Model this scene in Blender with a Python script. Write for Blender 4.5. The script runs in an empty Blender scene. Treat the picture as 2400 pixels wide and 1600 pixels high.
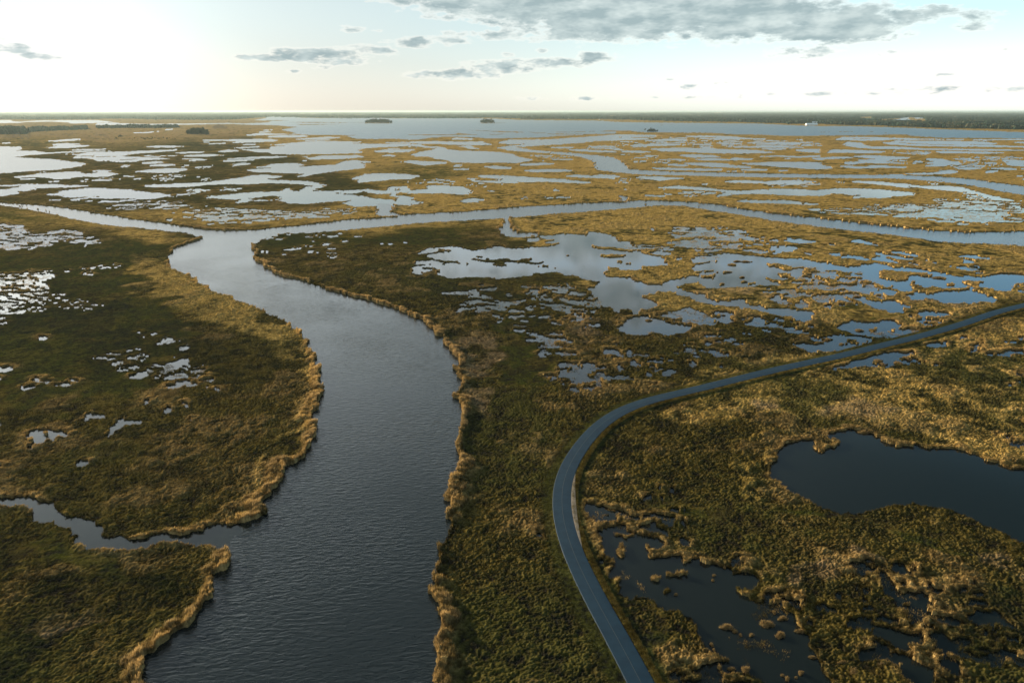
# Aerial view over a tidal marsh: a winding river, ponds, a causeway road, a far lake and woods.
SUN_STRENGTH, SUN_COLOR = 5.0, (1.0, .77, .50)
SKY_STRENGTH = .10
SKY_SUNWARD = [(0, (.385, .385, .372)), (8, (.42, .475, .485)), (12, (1.0, 1.04, 1.03)), (18, (1.0, 1.06, 1.06)), (26, (.82, .90, .90)), (40, (.58, .68, .69))]
SKY_AWAY = [(0, (1.15, 1.24, 1.24)), (7, (.66, .88, .93)), (11, (.36, .68, .93)), (16, (.28, .52, .71)), (26, (.10, .19, .24)), (40, (.15, .23, .25))]
SKY_VEIL = [(0, (.190, .188, .180)), (8, (.176, .189, .194)), (8.4, (.19, .20, .205)), (12, (.9, .9, .9)), (40, (1, 1, 1))]
SKY_GAIN = 2.03
SKY_GAMMA, SKY_SAT = .6, .34
AIR, DUST, OZONE = 1.0, 1.0, 1.5
CLOUD_DARK, CLOUD_MID, CLOUD_RIM = (1.3, 1.68, 1.75), (2.45, 2.8, 2.75), (4.4, 4.15, 3.75)
HAZE, HAZE_COLOR = 1.7e-5, (.50, .66, .70)
EXPOSURE = 1.5
# ---------------------------------------------------------------- surveyed outlines
# every outline is written in the survey tile it was measured in: (origin x, origin y, scale)
TILES = {'T': (0, 0, .98), 'A': (0, 256, 4.9), 'B': (480, 256, 4.9), 'C': (960, 256, 4.9), 'D': (1440, 256, 4.9), 'E': (1920, 256, 4.9),
         'd': (0, 480, 2.8), 'e': (800, 480, 2.8), 'f': (1600, 480, 2.8), 'g': (0, 1040, 2.8), 'h': (800, 1040, 2.8), 'i': (1600, 1040, 2.8),
         'Q': (940, 520, 4.9), 'R': (1400, 520, 4.9), 'S': (1860, 520, 4.3556), 'U': (1200, 660, 4.3556), 'V': (1660, 660, 4.3556),
         'X': (1340, 1120, 4.3556), 'Y': (1860, 1300, 4.3556)}
# W river|lake|pond tile outline (water) - L tile outline (land laid over the water)
OUTLINES = '''
W lake B 700,85 1060,88 1090,99 1350,103 1700,103 2352,105 2352,345 2150,335 1900,338 1760,335 1640,312 1720,298 1500,292 1200,292 1000,275 1060,268 960,250 890,235 1000,215 1080,205 960,195 850,185 700,180 520,178 300,168 0,172 0,162 300,160 480,165 700,155 780,140 700,130 560,125 700,105
L B 950,150 1200,146 1500,150 1850,153 1500,157 1200,158
L B 1050,172 1300,170 1560,173 1300,180 1100,182
L B 700,125 900,126 1000,130 850,135 700,133
W lake C -10,104 560,106 720,107 980,111 1240,124 1680,129 2200,134 2362,147 2362,285 2000,290 1750,300 1500,320 1100,330 920,332 700,316 400,310 250,325 100,345 -10,348
L C 660,240 900,246 1300,258 1300,270 1080,267 900,255
L C 920,288 1080,285 1060,293 930,294
L C 1370,260 1460,266 1570,274 1450,280
L C 1630,262 2150,255 2000,262 1700,268
L C 2180,250 2300,240 2362,243 2362,258 2200,258
L C -10,291 260,286 500,290 560,268 640,278 800,295 600,297 450,302 300,300 -10,297
L C 1570,285 1750,277 1900,285 2362,276 2362,286 2000,290 1700,291
W lake D -10,147 440,155 800,159 1400,164 1700,169 2090,188 2362,194 2362,302 1900,301 1700,290 1400,285 1100,266 800,265 560,262 350,262 150,242 -10,242
W lake E -10,195 350,196 700,205 1000,216 1300,230 1600,237 1900,249 2362,266 2900,285 2900,350 2362,334 2100,328 1800,325 1400,322 1050,302 1020,288 850,285 700,291 300,296 -10,300
L E 0,262 140,258 130,264 10,265
L E 200,258 300,254 420,258 320,261
L E 540,260 630,257 620,264
L E 730,272 770,270 760,274
L D 490,183 560,182 555,186
L D 630,179 660,178 655,182
W pond A -500,128 130,128 140,138 230,145 430,132 780,127 1130,128 1300,148 1080,158 820,165 780,150 560,142 300,145 240,155 0,160 -500,162
W pond A 1120,160 1330,154 1420,164 1700,170 2362,164 2362,174 1480,180 1090,178
W pond A 1540,268 1700,262 1850,250 1700,269 1560,275
W pond A 1880,235 1980,222 1990,232 1900,240
W pond A 540,366 700,350 880,342 930,340 920,352 780,362 640,370
W pond A 540,438 640,425 600,400 720,392 930,395 860,408 1040,415 920,435 700,445 560,445
W pond A 20,386 110,383 120,390 30,393
W pond A -500,430 -100,432 240,430 262,450 190,475 440,482 540,498 1000,478 1300,478 1000,487 540,508 300,530 160,550 640,578 800,600 970,620 960,640 830,662 640,688 400,702 150,715 0,732 -100,735 -500,760
W pond A 760,474 900,460 1210,455 1200,462 900,472
W pond A 740,515 900,515 1000,492 1200,490 1400,488 1600,480 1980,465 2050,452 2000,475 1700,500 1560,508 1400,535 1420,545 1700,552 1950,568 1700,580 1500,598 1370,600 1250,588 1120,590 1080,572 950,560 840,558 860,545 1080,540 1060,528 900,540 870,525
L A 1050,548 1200,540 1350,543 1200,548
L A 1430,515 1500,513 1480,520
L A 1380,585 1460,575 1600,572 1450,584
W pond A 1660,428 1900,418 2110,425 2000,435 1800,438
W pond A 1980,500 2200,488 2352,490 2300,500 2100,508
W pond A 1840,535 2020,530 2020,540 1850,540
W pond A 1620,532 1720,526 1740,538 1840,545 1740,548
W pond A 2090,535 2200,525 2362,516 2362,545 2150,542
W pond A 2080,568 2290,565 2362,578 2362,585 2170,588 2200,575
W pond A 1610,612 1800,598 1900,605 1800,622 1650,620
W pond A 1390,645 1480,640 1490,650 1400,662
W pond A 1720,645 1850,628 2030,632 1900,650 1750,648
W pond A 1545,715 1750,690 1920,678 2130,682 2150,692 2050,715 1900,725 1720,720
W pond A 160,772 300,760 460,738 600,728 880,714 930,720 960,738 1050,742 1120,722 1060,706 1150,698 1290,706 1240,720 1350,738 1240,765 1100,772 960,765 780,790 620,797 570,780 420,772 240,785
W pond A 230,797 410,789 400,796 300,802
W pond A 530,830 670,820 680,828 600,834
W pond A 1490,798 1620,790 1630,799
W pond A 1710,788 1760,782 1770,790
W pond A 1890,800 1990,792 2000,802
W pond A -500,868 130,870 270,858 480,858 640,860 800,872 1010,875 850,888 700,892 550,896 400,905 400,918 300,930 200,945 220,965 100,980 0,998 -500,1020 -500,930 80,920 200,890 240,876 100,880 -500,882
W pond A 525,970 660,965 680,940 840,920 1000,905 1180,903 1350,918 1500,925 1650,945 1850,965 1960,985 1850,1010 1720,1030 1530,1028 1480,1018 1250,1022 1000,1010 740,1005 690,985 560,978
L A 1060,1003 1130,1001 1120,1008
W pond A 815,1035 880,1022 1000,1012 1010,1020 870,1042
W pond A 1125,1070 1150,1052 1350,1048 1510,1035 1560,1042 1350,1060
W pond A 590,1040 700,1030 690,1036 610,1044
W pond A 975,1055 1030,1046 1040,1056
W pond A 1600,865 1640,872 1850,862 2080,850 2362,842 2362,870 2150,885 1950,893 1700,885
W pond B -10,842 150,820 300,800 460,778 540,760 690,752 890,770 880,778 760,785 700,797 760,810 850,812 1000,818 1180,825 1300,845 1400,868 1310,900 1250,938 1450,938 1640,930 1900,918 2010,934 2110,930 2080,905 2170,888 2320,888 2362,915 2362,1098 2200,1090 2130,1120 2120,1150 2130,1190 1970,1190 1975,1130 1940,1105 1720,1112 1600,1075 1670,1045 1500,1050 1200,1080 1000,1078 920,1062 850,1045 880,1005 900,1000 880,1010 840,1035 720,1045 540,1045 480,1065 380,1070 410,1032 200,1020 20,1015 40,995 200,985 400,965 640,945 870,942 930,910 990,905 1010,940 1080,940 1170,890 1235,882 1150,855 1000,852 930,845 760,840 500,855 250,852 -10,865
L B 490,1025 700,990 800,985 880,1000 840,1030 720,1040 640,1035 540,1048
L B 1840,155 2000,154 2160,156 2160,163 2000,165 1840,163
L C 810,157 900,156 980,157 1110,158 980,163 820,163
L B 1490,962 1650,968 1800,945 1830,935 1910,955 1980,970 2130,962 2140,985 2230,1015 2190,1055 2100,1035 1950,1022 1880,1005 1750,990
L B 2180,975 2230,950 2362,955 2362,1005 2250,995
L B 2190,915 2230,908 2230,935 2185,937
W pond B -10,350 250,350 400,345 760,343 850,358 780,370 560,378 300,385 380,368 200,358 -10,360
W pond B -10,371 50,374 40,378 -10,378
W pond B 20,394 240,387 240,398 40,398
W pond B 150,485 240,465 380,470 390,482 200,490
W pond B 310,445 420,436 620,426 620,435 420,448
W pond B 420,402 580,398 570,408 440,408
W pond B -10,518 80,516 165,525 120,535 -10,545
W pond B 160,527 285,527 200,531
W pond B 260,568 500,550 640,542 820,540 950,542 830,558 600,566 300,572
W pond B 185,590 330,578 590,578 500,588 220,595
W pond B 310,655 330,625 420,618 515,618 480,632 360,640
W pond B -10,655 60,655 60,662 -10,664
W pond B 450,298 560,282 660,272 760,280 1200,288 1000,290 760,292 560,300
W pond B 700,318 780,305 900,298 1160,300 1200,312 1100,320 850,320
W pond B 1025,345 1150,335 1290,325 1400,322 1320,315 1440,315 1460,322 1570,325 1400,338 1150,350
W pond B 1130,360 1300,350 1460,353 1200,366
W pond B 610,258 770,255 760,262 630,262
W pond B 650,240 780,232 770,240 680,244
W pond B 750,408 940,395 960,388 1150,375 1250,368 1500,368 1810,373 1700,393 1900,400 2362,392 2362,420 2100,430 1900,440 1790,455 1760,470 1810,500 1600,508 1400,512 1000,515 780,512 740,495 600,490 430,462 740,455 760,430 930,422 830,415
W pond B 2050,382 2362,376 2362,386 2100,388
W pond B 1100,542 1190,540 1180,548
W pond B 1160,560 1250,548 1290,535 1500,532 1760,530 1840,545 1700,560 1500,572 1340,568 1320,576 1220,578
W pond B 1110,590 1160,584 1180,590
W pond B 570,668 700,650 760,630 890,622 1060,620 1140,640 1075,658 1200,655 1500,635 1600,595 1740,583 1800,595 1940,605 1770,612 1850,640 1830,670 1640,690 1400,720 1270,740 1150,765 1060,770 1150,745 1060,728 900,725 700,720 560,712 480,695 620,685 800,676 720,668 620,672
W pond B 1690,790 1780,765 1850,745 1960,738 2200,738 2362,748 2362,795 2150,800 2000,815 1860,828 1760,840 1780,808 1720,800
W pond C -10,750 60,755 115,765 60,780 -10,797
W pond B 1935,483 2050,465 2160,460 2362,465 2362,488 2200,495 2000,493
W pond B 2105,452 2250,448 2250,458 2120,460
W pond B 2050,535 2100,522 2190,530 2180,540 2080,540
W pond B 2250,605 2362,588 2362,608
W pond C -10,400 100,402 150,410 180,425 330,430 400,440 440,460 600,478 840,482 900,485 1000,490 1180,512 1240,545 1350,565 1430,582 1300,598 1240,612 1100,605 800,608 480,605 440,585 260,560 270,550 150,540 60,540 20,522 120,490 250,470 310,445 200,440 100,425 -10,418
W pond C -10,372 300,368 560,375 840,370 860,385 950,405 800,410 500,405 300,395 -10,390
W pond C -10,588 200,600 450,605 400,620 160,638 -10,612
W pond C 480,345 520,328 680,335 740,340 700,348
W pond C 560,425 700,415 740,440 800,450 700,455 620,432
W pond C -10,460 40,462 50,470 -10,475
W pond C 490,655 530,635 590,632 570,655
W pond C 480,688 520,680 640,680 730,685 600,692
W pond C 860,655 960,650 1050,655 1190,668 1150,680 960,678
W pond C 1240,632 1400,622 1560,615 1690,622 1500,635 1300,640
W pond C 1310,700 1400,695 1600,690 1750,688 1880,700 1750,712 1400,715
W pond C 1800,765 1920,750 2000,755 2100,765 2200,748 2362,755 2362,795 2200,785 2000,780
W pond C 670,795 720,790 760,800 740,815 850,820 1000,822 980,800 1050,820 1060,800 1000,790 850,780 780,765 800,758 1000,758 1200,765 1350,778 1550,792 1750,800 1950,825 2110,838 2000,848 1850,840 1700,830 1500,828 1260,830 1250,842 1000,840 740,825
W pond C -10,935 180,915 240,912 190,905 200,880 300,872 420,875 480,882 620,890 680,910 710,940 680,975 500,965 350,958 200,960 -10,962
W pond C 560,1050 640,1035 720,1022 830,1030 880,1038 800,1055 810,1068 660,1068
W pond C -10,1012 40,1010 60,1050 160,1068 120,1085 -10,1095
W pond C 900,936 940,932 945,940 910,942
W pond C 1645,915 1700,918 1720,930 1660,930
W river C 1030,375 1150,352 1550,348 1900,325 2362,293 2362,352 2000,378 1750,395 1500,410 1350,420 1240,436 1270,442 1400,465 1600,485 1900,505 2150,530 2362,555 2362,710 2200,690 2120,665 2145,605 2080,580 1950,540 1800,520 1600,500 1400,485 1240,474 1120,467 1100,460 1020,440 1100,425 1340,402 1200,398 1040,388
L C 1990,375 2100,366 2250,355 2362,352 2362,372 2100,377
W river D -10,290 490,296 490,310 250,322 -10,352
L D 0,284 140,284 130,290 0,290
L D 160,285 400,290 170,290
L D 0,320 140,320 60,326
W pond D -10,330 380,332 380,345 200,350 -10,352
W river D -10,555 60,580 110,620 150,670 180,690 400,705 700,720 1100,728 1600,738 2362,750 2362,775 1700,770 1200,760 900,752 800,745 500,742 250,735 100,720 -10,712
W river E -10,750 700,755 950,745 1000,760 1340,775 1500,785 1800,808 2050,850 2352,885 3000,975 3000,1110 2352,970 2200,945 2100,928 1900,885 1700,855 1400,822 1100,798 800,782 -10,778
W pond E 950,746 1000,738 1300,728 1400,712 1380,700 1560,700 1590,718 1500,732 1300,740 1020,748
W pond C 1600,440 1700,432 1880,435 1870,445 1700,448
W pond C 1800,465 2000,458 2100,470 2362,480 2362,492 2100,488 1940,478
W pond C 2060,425 2362,420 2362,432 2200,440 2100,442
W pond C 2190,445 2362,440 2362,455 2250,455
W pond D -10,445 60,450 100,465 -10,470
W pond D 60,480 150,475 330,480 420,492 300,498 100,492
W pond D 180,418 240,405 400,402 420,395 780,400 700,412 450,420 200,425
W pond D 420,455 520,448 700,443 900,445 1020,450 980,425 1090,430 1160,455 1300,462 1600,468 1800,490 1850,495 1500,505 1250,505 1000,498 800,485 540,480
W pond D 820,310 1000,303 1230,308 1380,316 1500,330 1680,338 1400,345 1100,340 1200,322 900,318
W pond D 950,340 1080,335 1100,342
W pond D 390,355 640,340 820,345 820,358 500,362 400,362
W pond D 690,328 840,325 830,334 720,335
W pond D 1590,340 1740,335 1740,348 1600,350
W pond D 2090,350 2160,342 2160,358
W pond D 1620,400 1850,375 2100,378 2150,395 2120,408 1900,402 1700,405
W pond D 1280,432 1600,425 1900,415 2060,440 1900,440 1600,440
W pond D 1680,455 1900,448 1980,458 1800,465
W pond D 2060,465 2200,458 2362,460 2362,500 2250,492 2100,480
W pond D 870,405 950,400 1100,402 1060,410
W pond D 1300,390 1450,388 1440,400 1330,402
W pond D 740,525 900,520 1100,528 1200,540 1220,550 1100,555 880,552 800,540
W pond D 920,575 1100,560 1330,575 1380,555 1590,570 1560,578 1300,585 1000,585
W pond D 620,575 720,570 850,580 780,588 660,582
W pond D 320,540 400,525 460,540 400,550
W pond D 1600,545 1900,530 2100,540 2362,528 2362,545 2100,555 1900,542
W pond D 1930,565 2030,563 2020,572
W pond D 2270,565 2362,555 2362,580 2300,575
W pond D 1450,615 1550,618 1800,605 2200,608 2362,612 2362,682 2200,675 1900,655 1750,640 1550,630
W pond E -10,620 40,640 130,660 140,672 -10,682
W pond D 770,620 900,612 1100,615 1250,620 1400,645 1580,660 1560,675 1400,665 1100,655 1000,640
W pond D 590,628 700,625 850,642 800,650 640,640
W pond D 430,672 620,672 800,678 1000,682 1240,685 1230,698 1000,698 700,692 500,685
W pond D 1420,690 1560,685 1780,690 1700,700 1500,698
W pond D 1880,700 1980,695 1980,705 1900,708
W pond D 230,785 310,770 500,772 640,782 800,788 640,800 500,815 430,798
W pond D -10,765 70,768 60,776 -10,778
W pond D 1260,828 1400,815 1650,822 1750,830 1900,812 2200,825 2280,838 2200,855 2050,862 1880,855 1780,865 1700,845 1400,838
W pond D 990,858 1080,852 1070,862
W pond D 490,895 620,888 740,875 900,890 1060,905 1280,925 1400,935 1560,930 1700,920 1900,912 2150,918 2362,930 2362,990 2200,985 2000,982 1800,970 1640,965 1450,968 1300,985 1250,990 1200,1000 1180,992 1270,952 1200,935 1000,925 850,910 700,905 560,905
W pond E -10,925 120,915 350,905 600,915 860,935 1080,955 1080,980 850,995 770,1015 560,1015 500,1010 400,1020 390,1005 480,990 350,975 250,965 150,955 120,975 60,985 -10,990
W pond D 770,945 960,940 1000,955 850,962
W pond D 970,975 1080,950 1170,955 1100,975
W pond D 330,995 360,982 440,985 600,992 560,998 400,998
W pond D 1390,1055 1500,1042 1750,1045 1950,1040 2150,1060 2330,1085 2300,1092 2050,1085 1800,1075 1500,1065
W pond D 80,918 130,915 140,925
W river D 45,985 130,1005 150,1030 160,1060 70,1060 70,1020
W pond D 2240,1145 2362,1140 2362,1160 2280,1160
W pond E 280,400 320,375 470,385 530,410 600,428 900,430 1200,452 1500,455 2200,465 2362,468 2362,474 1800,472 1200,462 900,455 650,452 450,440 300,415
W pond E 160,350 280,318 560,320 900,330 1200,340 1700,350 2362,342 2362,350 2000,352 1900,358 1600,350 1300,348 1000,350 850,345 720,355 500,360 300,352
L E 370,338 580,336 560,344 400,344
W pond E 850,362 1200,365 1600,365 1900,375 2060,395 2000,402 1800,405 1600,410 1350,405 1200,395 1000,385 840,375
W pond E 720,380 850,378 1000,395 1200,405 1500,412 1900,408 2362,428 2362,436 1900,428 1500,425 1100,418 800,402
W pond E 2240,378 2362,372 2362,386 2260,386
W pond E 100,490 160,462 400,468 700,480 780,485 680,500 500,502 300,495 120,500
W pond E -10,560 160,545 380,550 360,560 100,570 -10,582
W pond E 380,540 500,530 700,535 900,545 1040,552 1000,565 830,580 780,600 800,615 640,615 500,605 430,590 480,578 660,575 560,560
W pond E 270,618 300,605 500,600 560,600 540,610 350,628
W pond E 220,650 300,645 420,655 560,660 580,645 760,645 820,655 1010,660 980,668 700,665 400,672
W pond E 1160,512 1200,495 1270,492 1260,515 1180,520
W pond E 1320,485 1420,480 1700,485 1900,490 2150,500 1900,508 1600,502 1400,502
W pond E 1210,575 1260,562 1420,572 1500,595 1620,608 1640,628 1500,635 1380,650 1220,648 1300,632 1210,615 1330,600
W pond E 1530,570 1740,562 1750,578 1600,578
W pond E 1780,645 1900,645 1900,658 1800,658
W pond E 1600,680 1700,668 1880,672 1700,688
W pond E 2080,585 2200,580 2362,590 2362,650 2200,640 2150,630 2160,605
W pond E 1890,720 1960,702 2060,700 2020,715 1940,726
W pond E 1940,675 2100,670 2300,685 2200,690
W pond E 370,825 440,820 700,832 840,848 1000,852 1060,870 1180,880 1480,880 1650,895 1750,930 1860,955 1950,985 2160,1030 2230,1050 2100,1058 1900,1010 1800,975 1640,945 1500,930 1300,910 1100,895 950,890 800,868 650,858
L E 1040,888 1150,888 1180,900 1060,898
W river T -700,458 0,467 45,474 91,483 146,494 208,507 272,516 343,522 425,531 470,541 459,550 427,560 402,570 387,588 392,610 430,625 470,650 520,672 560,690 600,704 640,720 680,745 700,770 720,805 735,850 741,892 738,930 726,970 715,1010 700,1045 668,1065 650,1110 625,1150 602,1182 560,1204 510,1216 540,1235 537,1260 520,1285 500,1320 480,1370 455,1408 430,1430 390,1450 370,1480 345,1530 335,1568 300,1900 1010,1900 990,1568 988,1520 990,1470 998,1430 998,1390 995,1340 1000,1300 1003,1260 1020,1215 1025,1180 1018,1140 1035,1100 1040,1065 1050,1020 1058,975 1060,925 1053,905 1055,870 1050,835 1035,810 1010,772 985,750 955,732 900,708 850,690 784,675 700,648 650,635 610,612 582,592 578,560 592,548 640,537 784,525 950,510 1140,498 1300,486 1420,477 1518,468 1568,470 1620,478 1700,490 1800,506 1900,520 2050,535 2150,550 2352,560 2900,585 2900,520 2400,529 2300,533 2230,534 2150,530 2050,520 1950,509 1850,498 1780,490 1715,482 1650,470 1580,464 1500,461 1460,461 1425,465 1400,464 1200,475 1095,484 1000,490 928,493 880,488 880,494 930,497 800,505 700,517 600,527 540,530 480,528 420,520 380,514 300,503 205,487 120,474 0,466 -700,440
W river e 205,-10 235,0 240,25 228,45 250,62 330,62 345,55 325,40 330,0 340,-10
W pond g 1600,538 1450,548 1380,560 1300,574 1180,585 1080,570 950,600 850,618 780,604 700,594 640,568 620,528 560,490 480,474 380,460 350,419 330,389 250,359 150,345 60,355 0,370 -1200,428 -1200,490 0,404 100,398 178,410 203,452 225,498 300,510 435,522 475,562 505,614 560,645 650,668 680,684 760,672 900,662 1000,643 1100,641 1280,630 1350,630 1440,649 1560,655
W river Q 1185,-55 1215,-20 1195,30 1140,72 1150,112 1240,142 1400,165 1570,165 1570,130 1400,130 1330,118 1285,95 1260,66 1275,25 1240,-15 1225,-60
W pond Q 180,360 260,330 330,300 440,290 600,275 700,290 750,325 850,325 960,305 1080,275 1180,275 1240,295 1370,300 1520,290 1700,280 1820,255 1830,240 1640,240 1640,220 1780,205 1700,190 1600,170 1580,150 1740,150 1800,130 2140,150 2140,110 2250,120 2362,125 2362,235 2200,280 2362,330 2362,560 2362,960 2260,950 2290,920 2250,880 2170,800 2170,770 2290,750 2250,690 2200,660 2060,640 2060,610 1900,600 1800,565 1650,570 1550,575 1470,615 1330,630 1100,635 760,630 620,635 420,605 330,598 200,600 145,565 170,545 150,510 190,450 300,450 360,430 380,420 290,380 490,345 430,340 280,355
W pond Q 1455,210 1500,180 1560,185 1600,165 1560,205 1520,220 1470,222
L Q 390,325 440,310 480,320 480,335 420,335
L Q 505,328 560,325 560,335 510,335
L Q 360,425 450,430 560,435 600,425 600,440 670,440 670,460 580,470 510,495 500,465 400,450 350,445
L Q 140,490 250,485 265,500 160,505
L Q 225,515 330,520 380,500 425,510 390,540 450,555 400,605 350,600 240,590 250,570 310,560 360,550 300,535
L Q 290,480 340,475 345,492 295,495
L Q 735,475 800,465 835,460 810,488 770,485
L Q 830,388 925,388 925,400 835,402
L Q 800,425 880,420 960,430 975,400 1010,405 1040,425 1110,420 1150,402 1250,415 1330,430 1420,410 1500,405 1535,425 1480,440 1560,455 1640,460 1620,485 1500,480 1360,470 1280,460 1190,460 1180,485 1230,500 1120,508 1080,490 1060,465 950,460 880,440
L Q 1605,490 1660,490 1680,515 1610,515
L Q 660,472 680,472 675,482 660,482
W pond R -10,135 100,125 180,150 230,190 250,215 370,230 390,270 420,300 500,300 450,340 560,360 700,395 760,430 760,460 820,480 830,490 700,490 500,495 540,530 400,545 270,545 200,510 -10,480 -10,300 50,310 200,330 400,345 460,325 400,310 250,290 60,280 -10,250
W pond R -10,610 100,625 250,632 400,640 500,680 600,705 750,715 830,690 900,660 1060,625 1190,605 1180,560 1110,520 1120,500 1250,475 1350,455 1490,480 1350,445 1130,465 1110,440 1060,425 1160,410 1280,400 1400,370 1500,362 1700,378 2000,400 2200,420 2362,420 2362,520 2240,545 2320,540 2362,550 2362,640 2250,650 2240,600 2180,570 2100,590 2080,610 2200,640 2100,650 1960,635 2000,680 2120,700 1950,720 1850,720 1720,740 1650,740 1500,735 1400,750 1300,745 1200,710 1160,680 1050,690 960,715 870,740 900,770 960,760 1010,790 1130,830 1230,825 1270,860 1350,905 1600,925 1500,905 1600,895 1670,900 1740,960 1840,970 1950,1000 2100,1000 2362,1020 2362,1130 2200,1080 2050,1050 1850,1010 1720,980 1560,965 1400,940 1280,920 1100,870 1000,840 920,800 850,775 700,780 680,800 620,820 500,840 580,860 600,910 650,950 650,975 490,1000 450,1060 400,1060 400,1020 370,985 280,1000 240,1030 190,980 110,945 40,950 -10,950
L R 0,375 80,360 200,365 340,375 230,405 100,410
L R 235,455 260,445 285,460 250,470
L R 325,480 360,476 360,488
L R 1185,625 1250,610 1380,610 1340,640 1220,638
L R 1190,560 1280,545 1365,548 1280,575 1210,580
L R 1455,575 1500,565 1540,585 1480,592
L R 1640,635 1680,630 1690,645 1650,648
L R 1660,688 1700,675 1720,695 1680,705
L R 1755,695 1840,690 1830,710 1780,715
L R 1400,715 1440,705 1460,720 1420,725
L R 1510,490 1550,478 1580,495 1520,505
L R 1570,445 1600,450 1635,468 1600,465
L R 1655,455 1745,455 1740,468 1680,466
L R 1930,480 2030,465 2120,475 2240,500 2330,520 2240,560 2150,560 2050,530 1980,500
W pond R 480,1085 580,1090 700,1130 850,1176 820,1176 700,1165 540,1110 340,1170 250,1176
W pond U 1090,500 1180,420 1290,400 1350,370 1290,340 1400,350 1480,380 1560,410 1680,445 1780,450 1890,435 1760,490 1740,520 1640,520 1480,510 1380,525 1300,525 1200,515
L U 1375,395 1400,388 1420,402 1390,412
W pond R 865,90 960,80 1000,55 1060,75 1000,100 1160,95 1130,80 1280,90 1330,110 1400,130 1430,160 1540,160 1580,140 1680,145 1660,165 1850,190 1900,215 1680,190 1500,195 1350,190 1340,160 1230,155 1100,150 1120,110 1050,112 960,105 880,108
W pond R 620,80 670,75 650,95 620,100
W pond R 840,230 950,220 1000,205 1100,210 1250,215 1270,250 1180,270 1300,260 1450,290 1350,295 1200,280 1050,290 1000,275 880,265
W pond R 1400,245 1500,265 1640,235 1670,265 1560,285 1480,280
W pond R 440,290 640,290 680,300 560,305
W pond R 590,345 700,330 860,355 780,370 660,360
W pond R 870,408 940,398 955,415 900,420
W pond R 2000,280 2100,268 2250,275 2300,305 2250,340 2100,335 2060,360 2000,335
W pond R 1780,325 1900,330 1950,345 1880,358 1800,340
W pond R 760,300 880,300 880,318 800,315
W pond R 1560,85 1700,92 1640,102
W pond R 2120,205 2200,200 2200,180 2362,205 2362,235 2220,220
W pond S -10,170 150,180 250,205 100,210 -10,200
W pond S 370,220 420,218 425,232 390,235
W pond S 600,190 640,180 760,200 870,232 780,225 650,208
W pond S 100,295 200,315 190,325 120,310
W pond S 375,320 490,315 480,335 390,340
W pond S 480,350 540,335 640,350 760,365 780,380 640,370 500,362
W pond S 790,370 880,350 850,330 820,315 920,305 960,320 1100,345 1130,360 1250,370 1240,380 1080,370 1000,355 900,350 960,375 1060,400 1060,412 960,405
W pond S 965,295 1100,300 1250,325 1280,345 1200,345 1100,330 1000,310
W pond S 1690,350 1760,335 1880,335 1900,355 2000,360 1990,375 1880,365 1750,358
W pond S 1680,405 1730,395 1720,375 1850,395 1840,408
W pond S 1620,452 1750,455 1920,480 1820,492 1700,475
W pond S -10,378 120,375 240,405 400,430 600,460 680,455 720,430 820,415 940,430 1020,465 1200,465 1350,490 1520,520 1700,550 1850,565 1980,550 2090,525 2200,520 2352,535 2700,560 2700,700 2352,650 2352,625 2280,605 2352,600 2220,660 2200,700 2110,705 2060,690 2000,670 1900,655 1910,610 1880,590 1800,585 1700,610 1780,650 1850,700 1980,725 1990,750 2060,775 2070,810 1850,815 1640,820 1500,810 1430,780 1370,785 1330,795 1180,780 1160,750 1190,720 1250,700 1400,735 1470,720 1500,710 1700,715 1780,700 1750,665 1650,660 1500,660 1350,650 1250,630 1180,610 1230,640 1200,690 1100,695 1000,660 850,620 700,570 600,520 720,540 730,525 600,510 480,505 400,490 250,500 220,490 240,465 150,460 -10,460
L S 850,550 900,520 870,500 900,475 1000,480 1100,490 1200,490 1290,510 1400,540 1400,565 1290,550 1200,540 1160,570 1130,600 1050,590 980,580 900,565
L S 890,575 930,575 920,590
L S 1440,565 1480,562 1550,585 1500,585
L S 1550,620 1600,615 1650,640 1600,655 1550,645
L S 1245,620 1300,628 1345,635 1320,655 1290,650
L S 1250,672 1300,672 1300,685 1260,682
W pond S -10,520 100,550 60,575 -10,580
W pond S 150,510 250,505 330,500 420,510 490,550 440,545 420,570 300,560 200,530
W pond S 500,560 560,590 480,590 430,570
W pond S 460,645 560,640 700,660 740,650 850,680 900,690 980,690 1060,715 960,745 840,740 720,720 580,695 520,670
W pond S 560,525 640,535 650,555 580,545
W pond S 500,740 640,740 690,770 800,800 1000,790 1060,800 1110,830 1200,850 1120,900 1100,925 960,915 850,885 800,870 790,850 700,820 600,770
L S 620,765 650,755 680,775 640,780
L S 750,715 800,710 830,725 770,730
W pond S 1245,925 1300,910 1360,905 1440,940 1430,905 1550,915 1640,940 1500,970 1350,965
W pond S -10,900 120,905 200,935 210,965 180,990 100,1005 40,985 -10,985
W pond S 425,1060 480,1025 560,1010 700,1010 850,1015 960,1008 1050,1030 1080,1060 1100,1080 1240,1090 1300,1100 1450,1060 1440,1080 1260,1140 1180,1176 740,1176 600,1140 500,1090
L S 640,1108 700,1105 690,1118
L S 770,1110 800,1090 850,1080 900,1110 800,1122
L S 1000,1110 1050,1090 1080,1110 1020,1122
W pond V 1010,560 1050,545 1120,555 1130,570 1290,555 1350,540 1400,545 1560,570 1650,590 1640,620 1500,630 1480,665 1360,695 1260,690 1080,695 1000,680 900,660 880,625 960,615 1100,630 1200,620 1080,600
L V 1185,580 1215,575 1245,600 1200,615
L V 1340,635 1375,632 1375,650 1345,650
L V 1340,590 1450,590 1560,605 1560,620 1420,612
W pond V 460,370 520,355 580,370 640,400 700,420 800,460 600,450 480,440 370,405
L V 570,410 650,385 680,400 640,435
W pond V 480,255 560,250 620,285 610,310 500,280
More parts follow.
